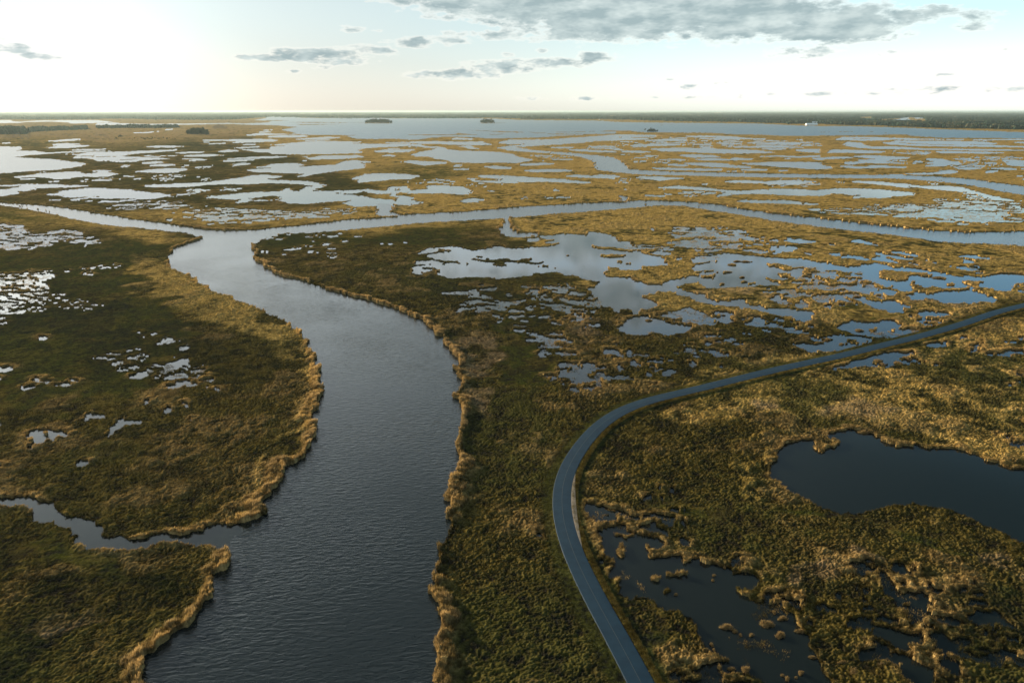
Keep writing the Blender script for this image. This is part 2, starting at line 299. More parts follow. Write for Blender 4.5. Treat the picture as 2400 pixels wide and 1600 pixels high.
W pond V 1270,885 1350,855 1500,800 1640,760 1740,760 1840,725 1950,705 2100,710 2110,730 2050,780 2080,815 1960,840 1850,860 1700,855 1480,860 1340,890
L V 1700,815 1740,795 1780,830 1850,850 1750,855
L V 1905,825 1940,805 1970,835 1930,850
L V 2000,785 2040,765 2070,790 2030,805
W pond V 2200,650 2300,620 2450,600 2450,640 2250,665
W pond V -10,690 60,690 160,705 160,725 80,735 -10,705
W pond V -10,320 50,320 130,320 170,340 200,400 190,415 60,380 -10,350
W pond f 1880,930 1960,900 1940,930 1900,945
W pond f 1970,970 2000,962 2030,972 2000,980
W pond V 590,65 640,60 620,80 560,75
W pond V 800,80 900,75 900,110 860,130 800,110
W pond V 1060,150 1100,135 1250,160 1240,200 1280,230 1180,200 1100,180
W pond V 880,215 960,190 1050,215 1060,240 940,262
W pond V 640,150 720,140 760,170 820,200 740,215 680,190
W pond V 1360,130 1520,120 1560,160 1480,165 1400,150
W pond U 240,150 300,130 380,105 400,130 300,155 260,160
W pond U 160,90 200,75 250,100 300,105 200,110
W pond U 310,165 410,180 410,215 360,190
W pond U 500,190 640,180 700,200 680,230 600,205
W pond U 540,280 620,265 680,275 740,290 700,310 600,290 560,310
W pond U 210,565 300,530 400,560 500,570 640,590 640,615 500,600 400,580 380,610 440,630 590,655 500,650 360,645 280,610
W pond U 290,715 340,690 390,720 380,750 310,745
W pond U 480,755 500,715 540,705 600,745 520,755
W pond U 480,830 600,820 640,850 700,820 780,850 820,890 750,940 800,980 790,1020 720,1030 640,1000 620,950 580,920 600,885 460,880
W pond U 460,920 560,895 590,940 520,965 460,945
W pond U 860,930 900,910 970,930 1000,980 910,1000 900,1080 800,1080 860,1030 850,960
L U 650,860 690,845 700,875 660,880
W pond U 560,1080 620,1060 690,1100 660,1125
W pond U 940,710 980,690 1080,695 1130,730 1120,760 980,755
L U 1000,745 1030,735 1045,755 1010,758
W pond U 1190,715 1210,685 1260,720 1250,750 1200,745
W pond U 1230,825 1270,790 1310,850 1250,850
W pond U 1390,865 1440,840 1490,865 1450,885
W pond U 1500,935 1560,895 1610,880 1660,915 1570,955 1520,955
W pond U 1300,935 1340,915 1390,935 1350,950
W pond U 1720,685 1800,665 1900,700 1900,720 1840,715
W pond U 2010,700 2080,690 2170,715 2150,735 2060,725
W pond U 1760,805 1820,800 1880,840 1840,860
W pond U 1600,320 1720,290 1760,265 1820,260 1860,290 1960,320 2000,300 2260,320 2200,370 2250,385 2180,410 2060,390 1960,370 2040,410 1940,425 1880,400 1760,380 1680,370 1620,350
L U 1660,320 1730,315 1720,330 1670,330
L U 1820,265 1940,262 1950,285 2010,320 2120,340 2060,370 1960,345 1880,305
W pond U 1950,625 2020,610 2080,630 2000,642
W pond U 2180,580 2240,565 2300,605 2260,615
W pond U 1480,760 1520,752 1560,775 1520,778
W pond U 1080,870 1120,865 1150,900 1110,915
W pond U 560,75 510,68 540,62
W pond X 130,245 200,275 260,315 340,310 420,335 500,330 560,375 640,380 620,340 680,390 720,410 600,415 520,430 470,380 380,370 290,410 200,400 160,380 150,320
W pond X 690,355 760,350 840,385 830,410 780,415 720,405
W pond X 890,400 960,385 1040,410 1070,460 990,475 890,430
W pond X 700,540 780,500 850,490 930,540 1000,590 960,590 840,560 740,560
W pond X 1060,650 1130,620 1230,640 1160,665
W pond X 185,520 320,515 340,495 500,480 560,535 640,560 690,600 780,620 830,660 890,690 880,720 830,700 780,710 800,740 860,770 1000,775 1120,765 1170,830 1250,825 1350,830 1500,870 1600,900 1680,960 1760,980 1800,940 1860,960 1940,1010 1900,1050 1900,1110 1780,1115 1690,1110 1690,1150 1730,1200 1800,1250 1860,1290 1940,1320 2080,1330 2200,1400 2320,1450 2400,1530 2420,1620 2500,1700 2560,1800 2600,1900 2640,2300 1000,2300 800,1800 700,1450 620,1300 520,1200 480,1050 400,960 410,870 330,830 350,780 280,700 240,640 330,600 260,560
L X 405,550 450,555 530,580 660,590 640,610 560,620 480,600 420,630
L X 450,720 490,650 550,690 550,730 510,790 460,770
L X 980,955 1010,930 1100,945 1120,930 1210,930 1220,980 1170,990 1120,960 1050,975 1000,985
L X 765,1050 800,1020 850,1020 900,1080 840,1095 780,1080
L X 900,1150 950,1105 1005,1110 1000,1140 930,1180
W pond i 595,35 640,5 760,-20 920,-50 950,-80 1100,-85 1200,-70 1300,-40 1380,-10 1450,10 1600,30 1750,15 1850,20 1960,60 1990,100 2100,160 2240,185 2900,260 2900,640 2240,640 2150,590 1980,520 1850,450 1770,420 1500,365 1400,380 1280,410 1180,440 1000,425 960,400 800,350 640,310 620,250 560,220 530,170 560,120 600,90
L i 810,10 820,-30 850,-62 905,-70 945,-50 1020,-20 1000,15 940,30 880,50
L i -330,1000 -200,1050 -60,1130 60,1170 200,1290 330,1420 430,1470 560,1568 620,1900 -300,1900 -420,1300
W pond Y 980,70 1040,60 1120,110 1230,155 1100,160 1000,120
W pond Y 590,195 650,180 690,215 640,240 600,225
W pond Y 680,100 740,82 795,100 760,125 700,120
W pond Y 820,240 870,200 960,240 990,300 1010,370 1100,400 1180,380 1170,340 1240,350 1300,390 1390,450 1340,500 1290,560 1270,600 1120,590 1100,540 1050,500 1000,430 920,390 890,340
L Y 1085,470 1110,455 1165,500 1150,530 1100,500
W pond Y 1300,290 1400,280 1450,310 1560,310 1580,340 1490,390 1400,350 1330,320
W pond Y 1890,620 1930,570 2000,600 2100,660 2090,720 2000,690
W pond Y 940,850 980,810 1100,840 1200,890 1280,940 1250,1005 1100,970 1000,920
W pond Y 1420,870 1500,860 1600,910 1710,1010 1600,1010 1500,980
W pond Y 1440,1040 1520,1010 1660,1080 1700,1170 1750,1220 1640,1180 1540,1140
W pond Y 1090,1080 1200,1080 1300,1130 1400,1180 1390,1280 1300,1307 1200,1290 1120,1180
W pond Y 2000,870 2060,850 2120,875 2060,910
W pond Y 2200,960 2300,1000 2352,1020 2700,1080 2700,1260 2400,1170 2260,1080
W pond Y 1640,770 1700,800 1730,840 1660,840
W pond Y 200,480 260,440 340,490 420,530 380,540 280,500
W pond Y 380,360 440,390 500,440 430,410
W pond E 545,124 700,126 880,118 960,108 1040,110 1030,140 900,140 720,134 560,132
W pond E 920,98 1030,94 1020,104 940,106
W pond E 1090,99 1210,99 1200,106 1110,107
W pond d 230,865 260,852 320,860 300,875 250,875
W pond d -300,1075 50,1060 100,1055 80,1085 0,1095 -300,1110
W pond d 565,1400 600,1370 700,1360 715,1370 640,1390
W pond d 730,1460 800,1415 900,1410 945,1420 900,1440 800,1430 770,1465 735,1500
W pond d 155,1510 230,1475 300,1470 380,1490 470,1480 400,1510 370,1540 320,1525 250,1568 210,1560 200,1530
L d 270,1500 290,1490 300,1510 285,1520
W pond d 910,1290 940,1272 1000,1270 960,1290
W pond d 1045,1350 1080,1330 1130,1350 1080,1355
W pond d 1165,1300 1200,1298 1220,1318 1190,1325
W pond g 500,115 530,95 560,100 540,150 520,150
W pond g 160,30 200,10 260,-5 220,20
W pond g -60,150 0,140 35,142 10,160 -60,170
W pond d 1060,1060 1100,1045 1160,1030 1200,1010 1255,1008 1240,1045 1170,1055 1130,1090 1080,1090
W pond d 880,1130 930,1095 980,1080 990,1120 930,1140
W pond d 1055,1190 1120,1175 1200,1150 1230,1160 1160,1195
W pond d 1160,1115 1190,1105 1180,1120
W pond d 1265,1105 1310,1090 1310,1112
W pond d 1085,93 1135,90 1130,102 1095,102
'''
# Z cover(0..1) grain(m) tile outline : broken ground, pools and tussocks too many to outline one by one
ZONES = '''
Z 0.64 5.0 d -400,130 0,135 100,150 200,150 300,180 540,175 560,200 440,240 330,280 0,290 -400,300
Z 0.32 7.2 d 400,170 540,180 660,250 480,260
Z 0.60 2.8 d -400,440 0,435 120,430 300,418 350,440 400,490 250,560 300,585 130,680 40,720 -400,740
Z 0.36 2.4 d 460,420 560,405 690,400 700,430 640,445 480,445
Z 0.17 2.0 d 130,600 520,600 700,630 640,670 420,690 250,680 60,760 0,760
Z 0.34 2.4 d 860,1010 1290,990 1320,1090 1280,1210 1040,1200 860,1140
Z 0.22 3.0 d 180,1140 400,1110 460,1140 330,1180
Z 0.17 3.0 d 620,970 800,960 780,1030 600,1030
Z 0.17 3.0 d 860,880 1180,840 1180,900 900,920
Z 0.43 2.4 d 1240,1450 1350,1430 1360,1480 1260,1480
Z 0.55 14 A 1220,1115 1350,1085 1700,1050 2000,1065 2310,1075 2220,1110 2050,1125 1800,1145 1560,1130
Z 0.50 14 A 1980,965 2290,915 2352,950 2150,990
Z 0.22 12 A 1600,1035 1800,1030 1800,1060 1650,1075
Z 0.40 14 A 820,825 1050,805 1300,785 1370,802 1290,836 1100,828 900,834
Z 0.18 10 A 380,735 460,720 620,715 600,735
Z 0.15 14 A 1480,760 2200,760 2352,780 2352,820 1900,810 1480,805
Z 0.12 12 A 2080,640 2352,640 2352,670 2080,665
Z 0.20 14 B 60,905 350,890 350,920 180,935
Z 0.55 12 B -60,1140 350,1140 800,1150 1300,1150 1690,1150 1560,1176 1300,1190 800,1215 400,1225 100,1225 -60,1200
Z 0.58 7.2 d 1230,25 1900,30 2240,30 2240,60 1900,95 1500,110 1250,100
Z 0.20 12 C 150,820 400,800 560,825 800,850 1080,865 800,868 550,860 300,845 60,845
Z 0.42 12 C 170,815 330,795 520,810 520,838 300,840
Z 0.25 12 C 1170,1000 1400,985 1700,990 1850,1000 1500,1010 1350,1030 1230,1030
Z 0.45 16 C 1430,530 1480,515 1660,545 1800,560 1810,590 1660,585 1560,565
Z 0.20 12 C -20,820 60,820 60,850 -20,850
Z 0.12 12 C 2050,420 2362,410 2362,490 2050,480
Z 0.22 22 D 380,320 1300,330 2362,380 2362,440 1600,440 900,420 400,400
Z 0.10 16 D -20,360 400,380 300,440 -20,440
Z 0.15 14 D 200,520 560,530 560,610 250,610
Z 0.15 12 D 1180,700 1440,700 1430,720 1200,720
Z 0.12 12 D -20,790 240,790 240,830 -20,830
Z 0.30 10 D 1880,800 2280,815 2280,870 1880,880
Z 0.14 10 D 640,930 1200,940 1100,985 700,985
Z 0.25 14 E 800,480 1300,480 1250,520 850,505
Z 0.18 14 E 850,590 1200,590 1100,630 880,630
Z 0.30 14 E 1600,600 1950,600 1900,665 1620,690
Z 0.16 14 E 1600,540 2080,540 2060,640 1700,640
Z 0.25 12 E 2050,540 2352,550 2352,590 2080,575
Z 0.16 10 E 30,820 330,820 330,850 50,850
Z 0.30 9 E 1260,840 1390,835 1380,862 1280,862
Z 0.30 10 E 1200,1100 800,1085 560,1110 200,1150 100,1190 1200,1190
Z 0.45 9 E 1600,970 1900,975 2250,1050 2200,1110 1900,1030 1640,1000
Z 0.52 14 E 200,1165 650,1110 800,1090 1000,1095 1260,1080 1420,1045 1640,1030 1900,1035 2100,1060 2250,1080 2300,1140 2500,1140 2500,1200 2300,1290 1900,1330 1800,1310 1500,1270 1200,1250 900,1230 600,1215 200,1190
Z 0.93 20 E 1260,1100 1450,1050 1640,1035 1900,1040 2100,1080 2100,1160 2352,1150 2352,1180 2100,1240 1900,1290 1700,1270 1400,1240 1150,1230 1000,1200 1280,1160
Z 0.30 5.2 Q 1420,730 1620,720 1900,720 2100,800 2150,1000 2100,1060 1900,1060 1600,1000 1440,860
Z 0.14 4.5 Q 760,960 1300,960 1500,1000 2150,1060 2300,1150 1000,1150 760,1030
Z 0.18 7 e 720,560 1000,560 1150,620 1200,760 1000,760 760,660
Z 0.28 5.2 R 830,60 1400,60 1750,80 1950,180 1950,270 1700,300 1400,310 900,320 500,330 430,290 800,200
Z 0.14 5.2 R 1000,330 1400,300 1400,380 1050,420
Z 0.22 4.5 R 1850,880 2362,760 2362,980 2150,960 1900,960
Z 0.30 6.0 R 830,1000 1100,970 1500,1010 1550,1100 1400,1176 850,1150
Z 0.13 4.5 U 0,380 300,330 700,330 1000,370 900,440 400,440 100,440
Z 0.14 5.2 U 60,480 700,540 860,640 700,820 1000,860 1180,880 1000,1090 700,1120 480,960 180,740
Z 0.12 4.5 U 880,590 1200,590 1600,760 1760,860 1500,960 1240,950 1000,840
Z 0.11 4.5 U 1880,540 2400,540 2400,850 1980,850 1780,740
Z 0.28 5.2 V 380,60 1300,-20 1600,180 1700,270 1300,260 1000,260 700,250 500,180
Z 0.34 5.2 S 0,620 480,620 800,840 480,840 200,800 0,760
Z 0.34 5.2 S 0,470 700,520 1000,680 700,720 400,660 0,600
Z 0.18 5.2 S 1180,420 1700,480 1900,560 1500,500
Z 0.22 4.5 V 350,380 900,400 880,470 500,470
Z 0.40 4.5 V 1850,420 2100,440 2200,420 2330,430 2200,560 2000,560 1660,600 1640,560
Z 0.25 3.8 V 2050,720 2250,720 2300,800 2080,830
Z 0.25 3.8 X 120,200 700,250 1100,230 1150,400 1100,640 700,620 400,450 130,300
Z 0.10 3.8 X 1380,600 1950,640 1950,830 1700,800 1400,760
Z 0.40 3.0 Y -600,780 -300,1000 -100,1307 -700,1307 -900,1000
Z 0.30 3.0 X 100,560 250,560 360,830 480,1050 640,1200 480,1176 300,900 180,700
Z 0.35 3.8 Y 380,560 900,560 1100,800 1000,1100 1200,1307 850,1307 760,1000 560,880
Z 0.22 3.8 Y 0,400 380,360 560,460 560,620 200,600 0,520
Z 0.24 3.8 Y 900,560 1400,640 1800,700 2100,1000 1900,1307 1300,1307 1000,800
Z 0.10 3.8 Y 1200,60 1800,300 1700,560 1300,460
Z 0.15 8 f 1880,880 2240,900 2240,1000 1950,990
Z 0.14 4.8 d -1200,600 -100,600 -100,1500 -1200,1500
Z 0.20 12 T -700,300 -10,300 -10,440 -700,430
Z 0.20 25 T 2362,335 2900,335 2900,480 2362,440
Z 0.20 8 T 2362,600 2900,620 2900,700 2362,690
Z 0.12 6 f 2250,700 3500,700 3500,1500 2250,1500
Z 0.22 30 C -10,410 60,440 0,460
Z 0.62 2.2 d -10,620 60,590 160,610 200,690 20,760 -10,760
Z 0.12 6.0 d 1680,180 2240,215 2240,340 1900,330
Z 0.10 9 e 0,190 540,170 500,240 0,260
'''
# T kind tile outline : vegetation tints by area; dark only deepens the tone
TINTS = '''
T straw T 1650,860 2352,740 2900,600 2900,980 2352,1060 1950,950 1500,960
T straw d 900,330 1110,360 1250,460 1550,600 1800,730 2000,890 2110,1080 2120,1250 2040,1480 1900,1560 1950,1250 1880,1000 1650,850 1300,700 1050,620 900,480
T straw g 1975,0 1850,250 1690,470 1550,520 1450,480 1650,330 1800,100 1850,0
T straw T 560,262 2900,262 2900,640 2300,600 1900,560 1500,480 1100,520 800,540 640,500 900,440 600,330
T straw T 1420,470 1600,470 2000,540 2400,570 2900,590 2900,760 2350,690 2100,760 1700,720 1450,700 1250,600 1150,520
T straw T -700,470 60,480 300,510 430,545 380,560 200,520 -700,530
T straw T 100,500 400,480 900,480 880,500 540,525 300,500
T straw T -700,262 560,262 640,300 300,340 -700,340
T tan A -500,105 2352,105 2352,170 1000,178 2352,200 2352,345 2000,350 1350,400 1050,390 1100,360 500,330 0,350 -500,350
T tan B -20,105 700,105 760,150 700,200 880,230 560,270 400,270 300,320 0,330 -20,330
T green A -500,350 500,320 1080,330 1080,380 1300,400 2352,340 2352,470 1200,460 300,470 -500,430
T green d -900,280 0,300 400,290 760,240 1000,210 1050,300 950,420 900,560 1300,700 1350,900 1000,1000 800,1250 300,1300 -900,1300
T green d -900,20 100,25 300,90 700,140 400,140 200,130 -900,130
T dark d -900,600 0,620 500,500 850,560 700,760 600,900 300,860 -900,900
T dark d 500,880 1500,700 1200,900 1450,1000 900,1150 500,1100
T green A 300,760 1400,770 2352,760 2352,840 1300,850 100,840
T green B 0,560 250,500 900,520 1800,560 1100,600 500,640 0,640
T green B 1300,770 1900,690 2352,630 2352,730 1800,740 1450,870 1350,850
T green B 1450,870 2352,800 2352,870 1900,900 1300,930
T green C -20,640 480,640 900,700 600,760 200,830 -20,830
T green d 1700,190 2240,190 2240,260 1900,300 1700,240
T green e 0,200 500,170 900,150 800,220 300,280 0,280
T green Q 0,60 800,30 1000,100 600,170 0,200
T dark Q 380,780 800,720 1200,760 1300,1000 1100,1176 500,1000
T green U -200,100 200,300 300,700 500,900 400,1100 -100,1000
T dark U 0,300 400,500 700,560 350,720 0,560
T dark V 300,540 880,540 880,680 400,660
T green R 700,1100 1000,1150 1400,1176 1700,1040 1300,960 900,960
T green S 400,930 1100,930 1240,980 900,1010 500,1000
T gold C 520,800 560,760 800,720 1300,740 1350,770 700,780
T gold S 120,380 600,370 700,440 560,450 250,400
T gold S 1900,440 2400,440 2400,530 2000,530
T gold i 390,0 560,0 520,140 620,260 640,330 500,420 400,250
T gold D 280,860 560,880 420,920 280,910
T gold C 560,880 1000,880 1300,920 900,960 700,930
T gold B 200,1060 500,1070 380,1130 100,1110
T gold A 440,1100 1100,1100 1100,1160 600,1140
T tan d 850,330 1000,340 980,380 900,370
T tan e 400,1000 950,860 1050,1000 850,1100 950,1300 900,1450 700,1300
T tan h 150,350 520,250 550,480 380,560
T tan f 300,1250 700,1250 600,1350 300,1350
T dark i -330,1000 60,1170 330,1420 560,1568 620,1900 -200,1900 -360,1300
T green i -330,1000 60,1170 330,1420 560,1568 620,1900 -200,1900 -360,1300
T tan i 850,800 1000,790 1050,900 900,900
T tan i 1800,600 2240,700 2240,850 1800,750
T dark h 0,150 300,100 300,1000 120,1100 0,900
T dark h 300,1000 500,1050 700,1500 400,1568 200,1568
T tan e 1650,700 1850,780 1700,860 1560,800
T tan R 850,780 1250,740 1700,760 1700,850 1250,830
T tan S 1180,790 2000,830 1600,880 1240,860
T green h 50,700 250,640 300,760 100,900
T dark g 0,1100 600,700 1300,700 1250,900 700,1100 300,1500 0,1568
T green g 0,560 480,560 900,760 500,760 0,800
T tan g 500,850 900,950 700,1150 300,1300 200,1200
T green f 900,780 1250,640 1400,800 1000,900
T dark f 560,990 860,960 620,1060
T dark f 1660,1170 1750,1170 2100,1330 1950,1350
T tan f 1050,1300 1500,1280 1400,1400 1100,1380
T green i 600,440 1400,480 1900,600 1300,620 800,540
T dark i 1500,1000 2240,900 2240,1568 1500,1568
T green i -300,420 300,440 250,620 -300,600
'''
ROAD_LEFT = 'h 2080,1980 1880,1568 1800,1390 1680,1190 1580,1010 1490,830 1430,680 1395,550 1382,400 1395,250 1430,130 1520,0 1600,-110 1720,-210 1850,-275 2000,-320 2240,-362 2540,-430 2840,-500 3240,-585 3540,-655 3740,-698 3940,-762 4140,-835 4340,-898 4480,-925 4900,-1045 5300,-1150'
ROAD_RIGHT = 'h 2270,1980 2060,1568 2000,1450 1900,1290 1800,1100 1700,920 1620,760 1560,620 1520,500 1497,380 1510,260 1560,130 1650,0 1750,-105 1850,-170 1950,-220 2100,-270 2240,-312 2440,-365 2740,-445 3040,-516 3340,-580 3640,-662 3940,-735 4140,-785 4340,-856 4480,-890 4900,-1010 5300,-1115'
import bpy, math, random
import numpy as np
from mathutils import Vector, Matrix
rad = math.radians
rng = np.random.default_rng(7)
random.seed(7)

scene = bpy.context.scene
COL = scene.collection

# ---------------------------------------------------------------- camera and survey geometry
CAM_H, FOC, W0, H0, HOR = 120.0, 1600.0, 2400, 1600, 260.5
PITCH = math.atan((H0/2-HOR)/FOC)
SP, CP = math.sin(PITCH), math.cos(PITCH)
SUN_AZ, SUN_EL = rad(-51), rad(12.0)

def ground_xy(px, py, z=0.0):
    """where the line of sight of a survey point meets the level z"""
    u = (np.asarray(px, float)-W0/2)/FOC; v = (np.asarray(py, float)-H0/2)/FOC
    Z = (CAM_H-z)/(SP+v*CP)
    return u*Z, Z*(CP-v*SP), Z

def tile_pts(tile, s):
    ox, oy, sc = TILES[tile]
    return np.array([[ox+float(a.split(',')[0])/sc, oy+float(a.split(',')[1])/sc] for a in s])

# ---------------------------------------------------------------- noise
def _hash(ix, iy, seed):
    h = (ix.astype(np.uint32)*np.uint32(374761393) + iy.astype(np.uint32)*np.uint32(668265263) + np.uint32((seed*2246822519) & 0xffffffff))
    h = (h ^ (h >> np.uint32(13)))*np.uint32(1274126177)
    h = h ^ (h >> np.uint32(16))
    return (h & np.uint32(0xffffff)).astype(np.float32)/np.float32(0xffffff)

def vnoise(x, y, seed=0):
    x = np.asarray(x); y = np.asarray(y)
    fx = np.floor(x); fy = np.floor(y)
    ix = fx.astype(np.int64); iy = fy.astype(np.int64)
    tx = (x-fx).astype(np.float32); ty = (y-fy).astype(np.float32)
    tx = tx*tx*(3-2*tx); ty = ty*ty*(3-2*ty)
    a = _hash(ix, iy, seed); b = _hash(ix+1, iy, seed); c = _hash(ix, iy+1, seed); d = _hash(ix+1, iy+1, seed)
    return (a+(b-a)*tx)*(1-ty) + (c+(d-c)*tx)*ty

def fbm(x, y, seed=0, octaves=4, gain=.5):
    s = 0; amp = 1.0; tot = 0
    ca, sa = .8, .6
    for o in range(octaves):
        s = s + amp*vnoise(x, y, seed+17*o); tot += amp*amp/12*.5
        x, y = (x*ca-y*sa)*2.03+13.7, (x*sa+y*ca)*2.03-7.1
        amp *= gain
    n = sum(gain**o for o in range(octaves))
    return (s-n/2)/math.sqrt(tot)          # about unit variance

def cdf(t): return 1/(1+np.exp(-1.702*t))
def sstep(a, b, x):
    t = np.clip((x-a)/(b-a), 0, 1); return t*t*(3-2*t)

# ---------------------------------------------------------------- survey raster
RX0, RX1, RY0, RY1, RSY = -420, 2820, 258, 1800, 2
RW, RH = RX1-RX0, (RY1-RY0)*RSY
def fill(img, pts, val, sx=1.0, sy=1.0):
    xs = (pts[:, 0]-RX0)*sx; ys = (pts[:, 1]-RY0)*RSY*sy
    h, w = img.shape
    y0, y1 = max(0, int(ys.min())), min(h-1, int(ys.max())+1)
    x2 = np.roll(xs, -1); y2 = np.roll(ys, -1)
    for r in range(y0, y1+1):
        yc = r+.5
        m = ((ys <= yc) & (y2 > yc)) | ((y2 <= yc) & (ys > yc))
        if not m.any(): continue
        cx = np.sort(xs[m]+(yc-ys[m])*(x2[m]-xs[m])/(y2[m]-ys[m]))
        for k in range(0, len(cx)-1, 2):
            a, b = max(0, int(round(cx[k]))), min(w, int(round(cx[k+1])))
            if b > a: img[r, a:b] = val
            elif 0 <= a < w: img[r, a] = val

WID = np.zeros((RH, RW), np.uint8)
KIND = {'river': 1, 'lake': 2, 'pond': 3}
for line in OUTLINES.strip().splitlines():
    p = line.split()
    if p[0] == 'W': fill(WID, tile_pts(p[2], p[3:]), KIND[p[1]])
    else: fill(WID, tile_pts(p[1], p[2:]), 0)
ZID = np.zeros((RH, RW), np.uint8); zones = []
for line in ZONES.strip().splitlines():
    p = line.split(); zones.append((float(p[1]), float(p[2])))
    fill(ZID, tile_pts(p[3], p[4:]), len(zones))
TS = .25
tint = {}
for k in ('tan', 'green', 'dark', 'gold', 'straw'): tint[k] = np.zeros((int(RH*TS/RSY)+1, int(RW*TS)+1), np.float32)
for line in TINTS.strip().splitlines():
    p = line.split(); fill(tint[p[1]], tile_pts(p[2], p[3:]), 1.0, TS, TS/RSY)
def box(a, n):
    c = np.cumsum(np.pad(a, ((n+1, n), (0, 0)), mode='edge'), 0); a = (c[2*n+1:]-c[:-2*n-1])/(2*n+1)
    c = np.cumsum(np.pad(a, ((0, 0), (n+1, n)), mode='edge'), 1); return (c[:, 2*n+1:]-c[:, :-2*n-1])/(2*n+1)
for k in tint: tint[k] = box(box(tint[k], 2), 1)

# ---------------------------------------------------------------- the land grid
rows = np.concatenate([np.arange(262.5, 300, .5), np.arange(300, 470, 1.0), np.arange(470, 900, .7), np.arange(900, 1766, 1.45)])
cols = np.arange(-380, 2781, 2.0)
NR, NC = len(rows), len(cols)
PX, PY = np.meshgrid(cols, rows)
GX, GY, GZ = ground_xy(PX, PY)
CELLX = 2*GZ/FOC
CELLY = np.abs(np.gradient(GY, axis=0))

def sample(img, px, py):
    ix = np.clip((px-RX0).astype(np.int32), 0, RW-1); iy = np.clip(((py-RY0)*RSY).astype(np.int32), 0, RH-1)
    return img[iy, ix]
def warp(a1, l1, a2, l2, seed):
    dx = a1*fbm(GX/l1, GY/l1, seed, 2)+a2*fbm(GX/l2, GY/l2, seed+1, 2)
    dy = a1*fbm(GX/l1, GY/l1, seed+2, 2)+a2*fbm(GX/l2, GY/l2, seed+3, 2)
    k = FOC/GZ
    far = np.clip(GZ/900, 0, 6)
    return dx*k*(1+far*.6), dy*k*np.clip(CAM_H/GZ, 0, 1)*(1+far)
wx, wy = warp(.8, 9., .42, 2.6, 3)
water = sample(WID, PX+wx, PY+wy)
zx, zy = warp(5., 25., 2., 8., 11)
zid = sample(ZID, PX+zx, PY+zy)
for i, (cover, grain) in enumerate(zones, 1):
    m = (zid == i) & (water == 0)
    if not m.any(): continue
    # pools drawn out a little along the wind
    a = .12
    gx = (GX[m]*math.cos(a)-GY[m]*math.sin(a))*.5; gy = GX[m]*math.sin(a)+GY[m]*math.cos(a)
    n = fbm(gx/grain, gy/grain, 40+i, 5, .68)
    w = water[m]; w[cdf(n) < cover] = 3; water[m] = w

# ---------------------------------------------------------------- the road, as a ground centre line
def spline(P, n):
    P = np.asarray(P, float); out = []
    Q = np.vstack([2*P[0]-P[1], P, 2*P[-1]-P[-2]])
    for i in range(1, len(Q)-2):
        for t in np.linspace(0, 1, n, endpoint=False):
            a, b, c, d = Q[i-1], Q[i], Q[i+1], Q[i+2]
            out.append(.5*(2*b+(c-a)*t+(2*a-5*b+4*c-d)*t*t+(3*b-a-3*c+d)*t**3))
    out.append(P[-1]); return np.array(out)
def even(P, step):
    d = np.r_[0, np.cumsum(np.hypot(*np.diff(P, axis=0).T))]
    t = np.arange(0, d[-1], step); return np.c_[np.interp(t, d, P[:, 0]), np.interp(t, d, P[:, 1])]
ROAD_Z = .95
def road_edge(s):
    p = s.split(); q = tile_pts(p[0], p[1:])
    x, y, _ = ground_xy(q[:, 0], q[:, 1], ROAD_Z)
    return even(spline(np.c_[x, y], 12), 1.0)
RL, RR = road_edge(ROAD_LEFT), road_edge(ROAD_RIGHT)
cl = np.array([(p+RR[np.argmin(((RR-p)**2).sum(1))])/2 for p in RL])
k = np.ones(31)/31
cl = np.c_[np.convolve(np.pad(cl[:, 0], 15, mode='reflect', reflect_type='odd'), k, 'valid'), np.convolve(np.pad(cl[:, 1], 15, mode='reflect', reflect_type='odd'), k, 'valid')]
cl = even(cl, 2.0)
tan = np.gradient(cl, axis=0); tan /= np.linalg.norm(tan, axis=1)[:, None]
nor = np.c_[tan[:, 1], -tan[:, 0]]           # to the right of travel (towards +x)
ROAD_HW = 2.95
# signed distance from the road for the cells near it
rd = np.full((NR, NC), 99., np.float32)
near = np.zeros((NR, NC), bool)
bb = (GX > cl[:, 0].min()-30) & (GX < cl[:, 0].max()+30) & (GY > cl[:, 1].min()-30) & (GY < cl[:, 1].max()+30)
idx = np.argwhere(bb)
sub = np.c_[GX[bb], GY[bb]]
best = np.full(len(sub), 1e9); bs = np.zeros(len(sub))
cl4 = cl[::2]; n4 = nor[::2]; t4 = tan[::2]
from mathutils.kdtree import KDTree
# coarse cull by cell blocks, then exact
for i in range(len(cl4)):
    pass
order = np.argsort(sub[:, 1]); sy = sub[order, 1]
for i in range(len(cl4)):
    a, b = np.searchsorted(sy, [cl4[i, 1]-16, cl4[i, 1]+16])
    o = order[a:b]; d = sub[o]-cl4[i]
    m = np.abs(d[:, 0]) < 16
    o = o[m]; d = d[m]
    q = (d**2).sum(1); u = q < best[o]
    o = o[u]; best[o] = q[u]; bs[o] = (d[u]*n4[i]).sum(1)
t = np.where(best < 250, bs, 99.)
rd[bb] = t
ard = np.abs(rd)
water[ard < 6.2] = 0

def tidy(w, it=2, thin=None):
    for _ in range(it):
        m = (w > 0).astype(np.int8); c = np.zeros_like(m)
        c[1:-1, 1:-1] = sum(m[1+a:NR-1+a, 1+b:NC-1+b] for a in (-1, 0, 1) for b in (-1, 0, 1) if a or b)
        big = (PY > 500)
        fillv = np.where(w > 0, w, 0); nb = fillv.copy()
        for a, b in ((0, 1), (0, -1), (1, 0), (-1, 0)): nb = np.maximum(nb, np.roll(np.roll(fillv, a, 0), b, 1))
        w = np.where(big & (m == 1) & (c <= 2), 0, np.where(big & (m == 0) & ((c >= 6) if thin is None else (c >= np.where(thin, 5, 6))), nb, w))
    return w
water = tidy(water, 1)

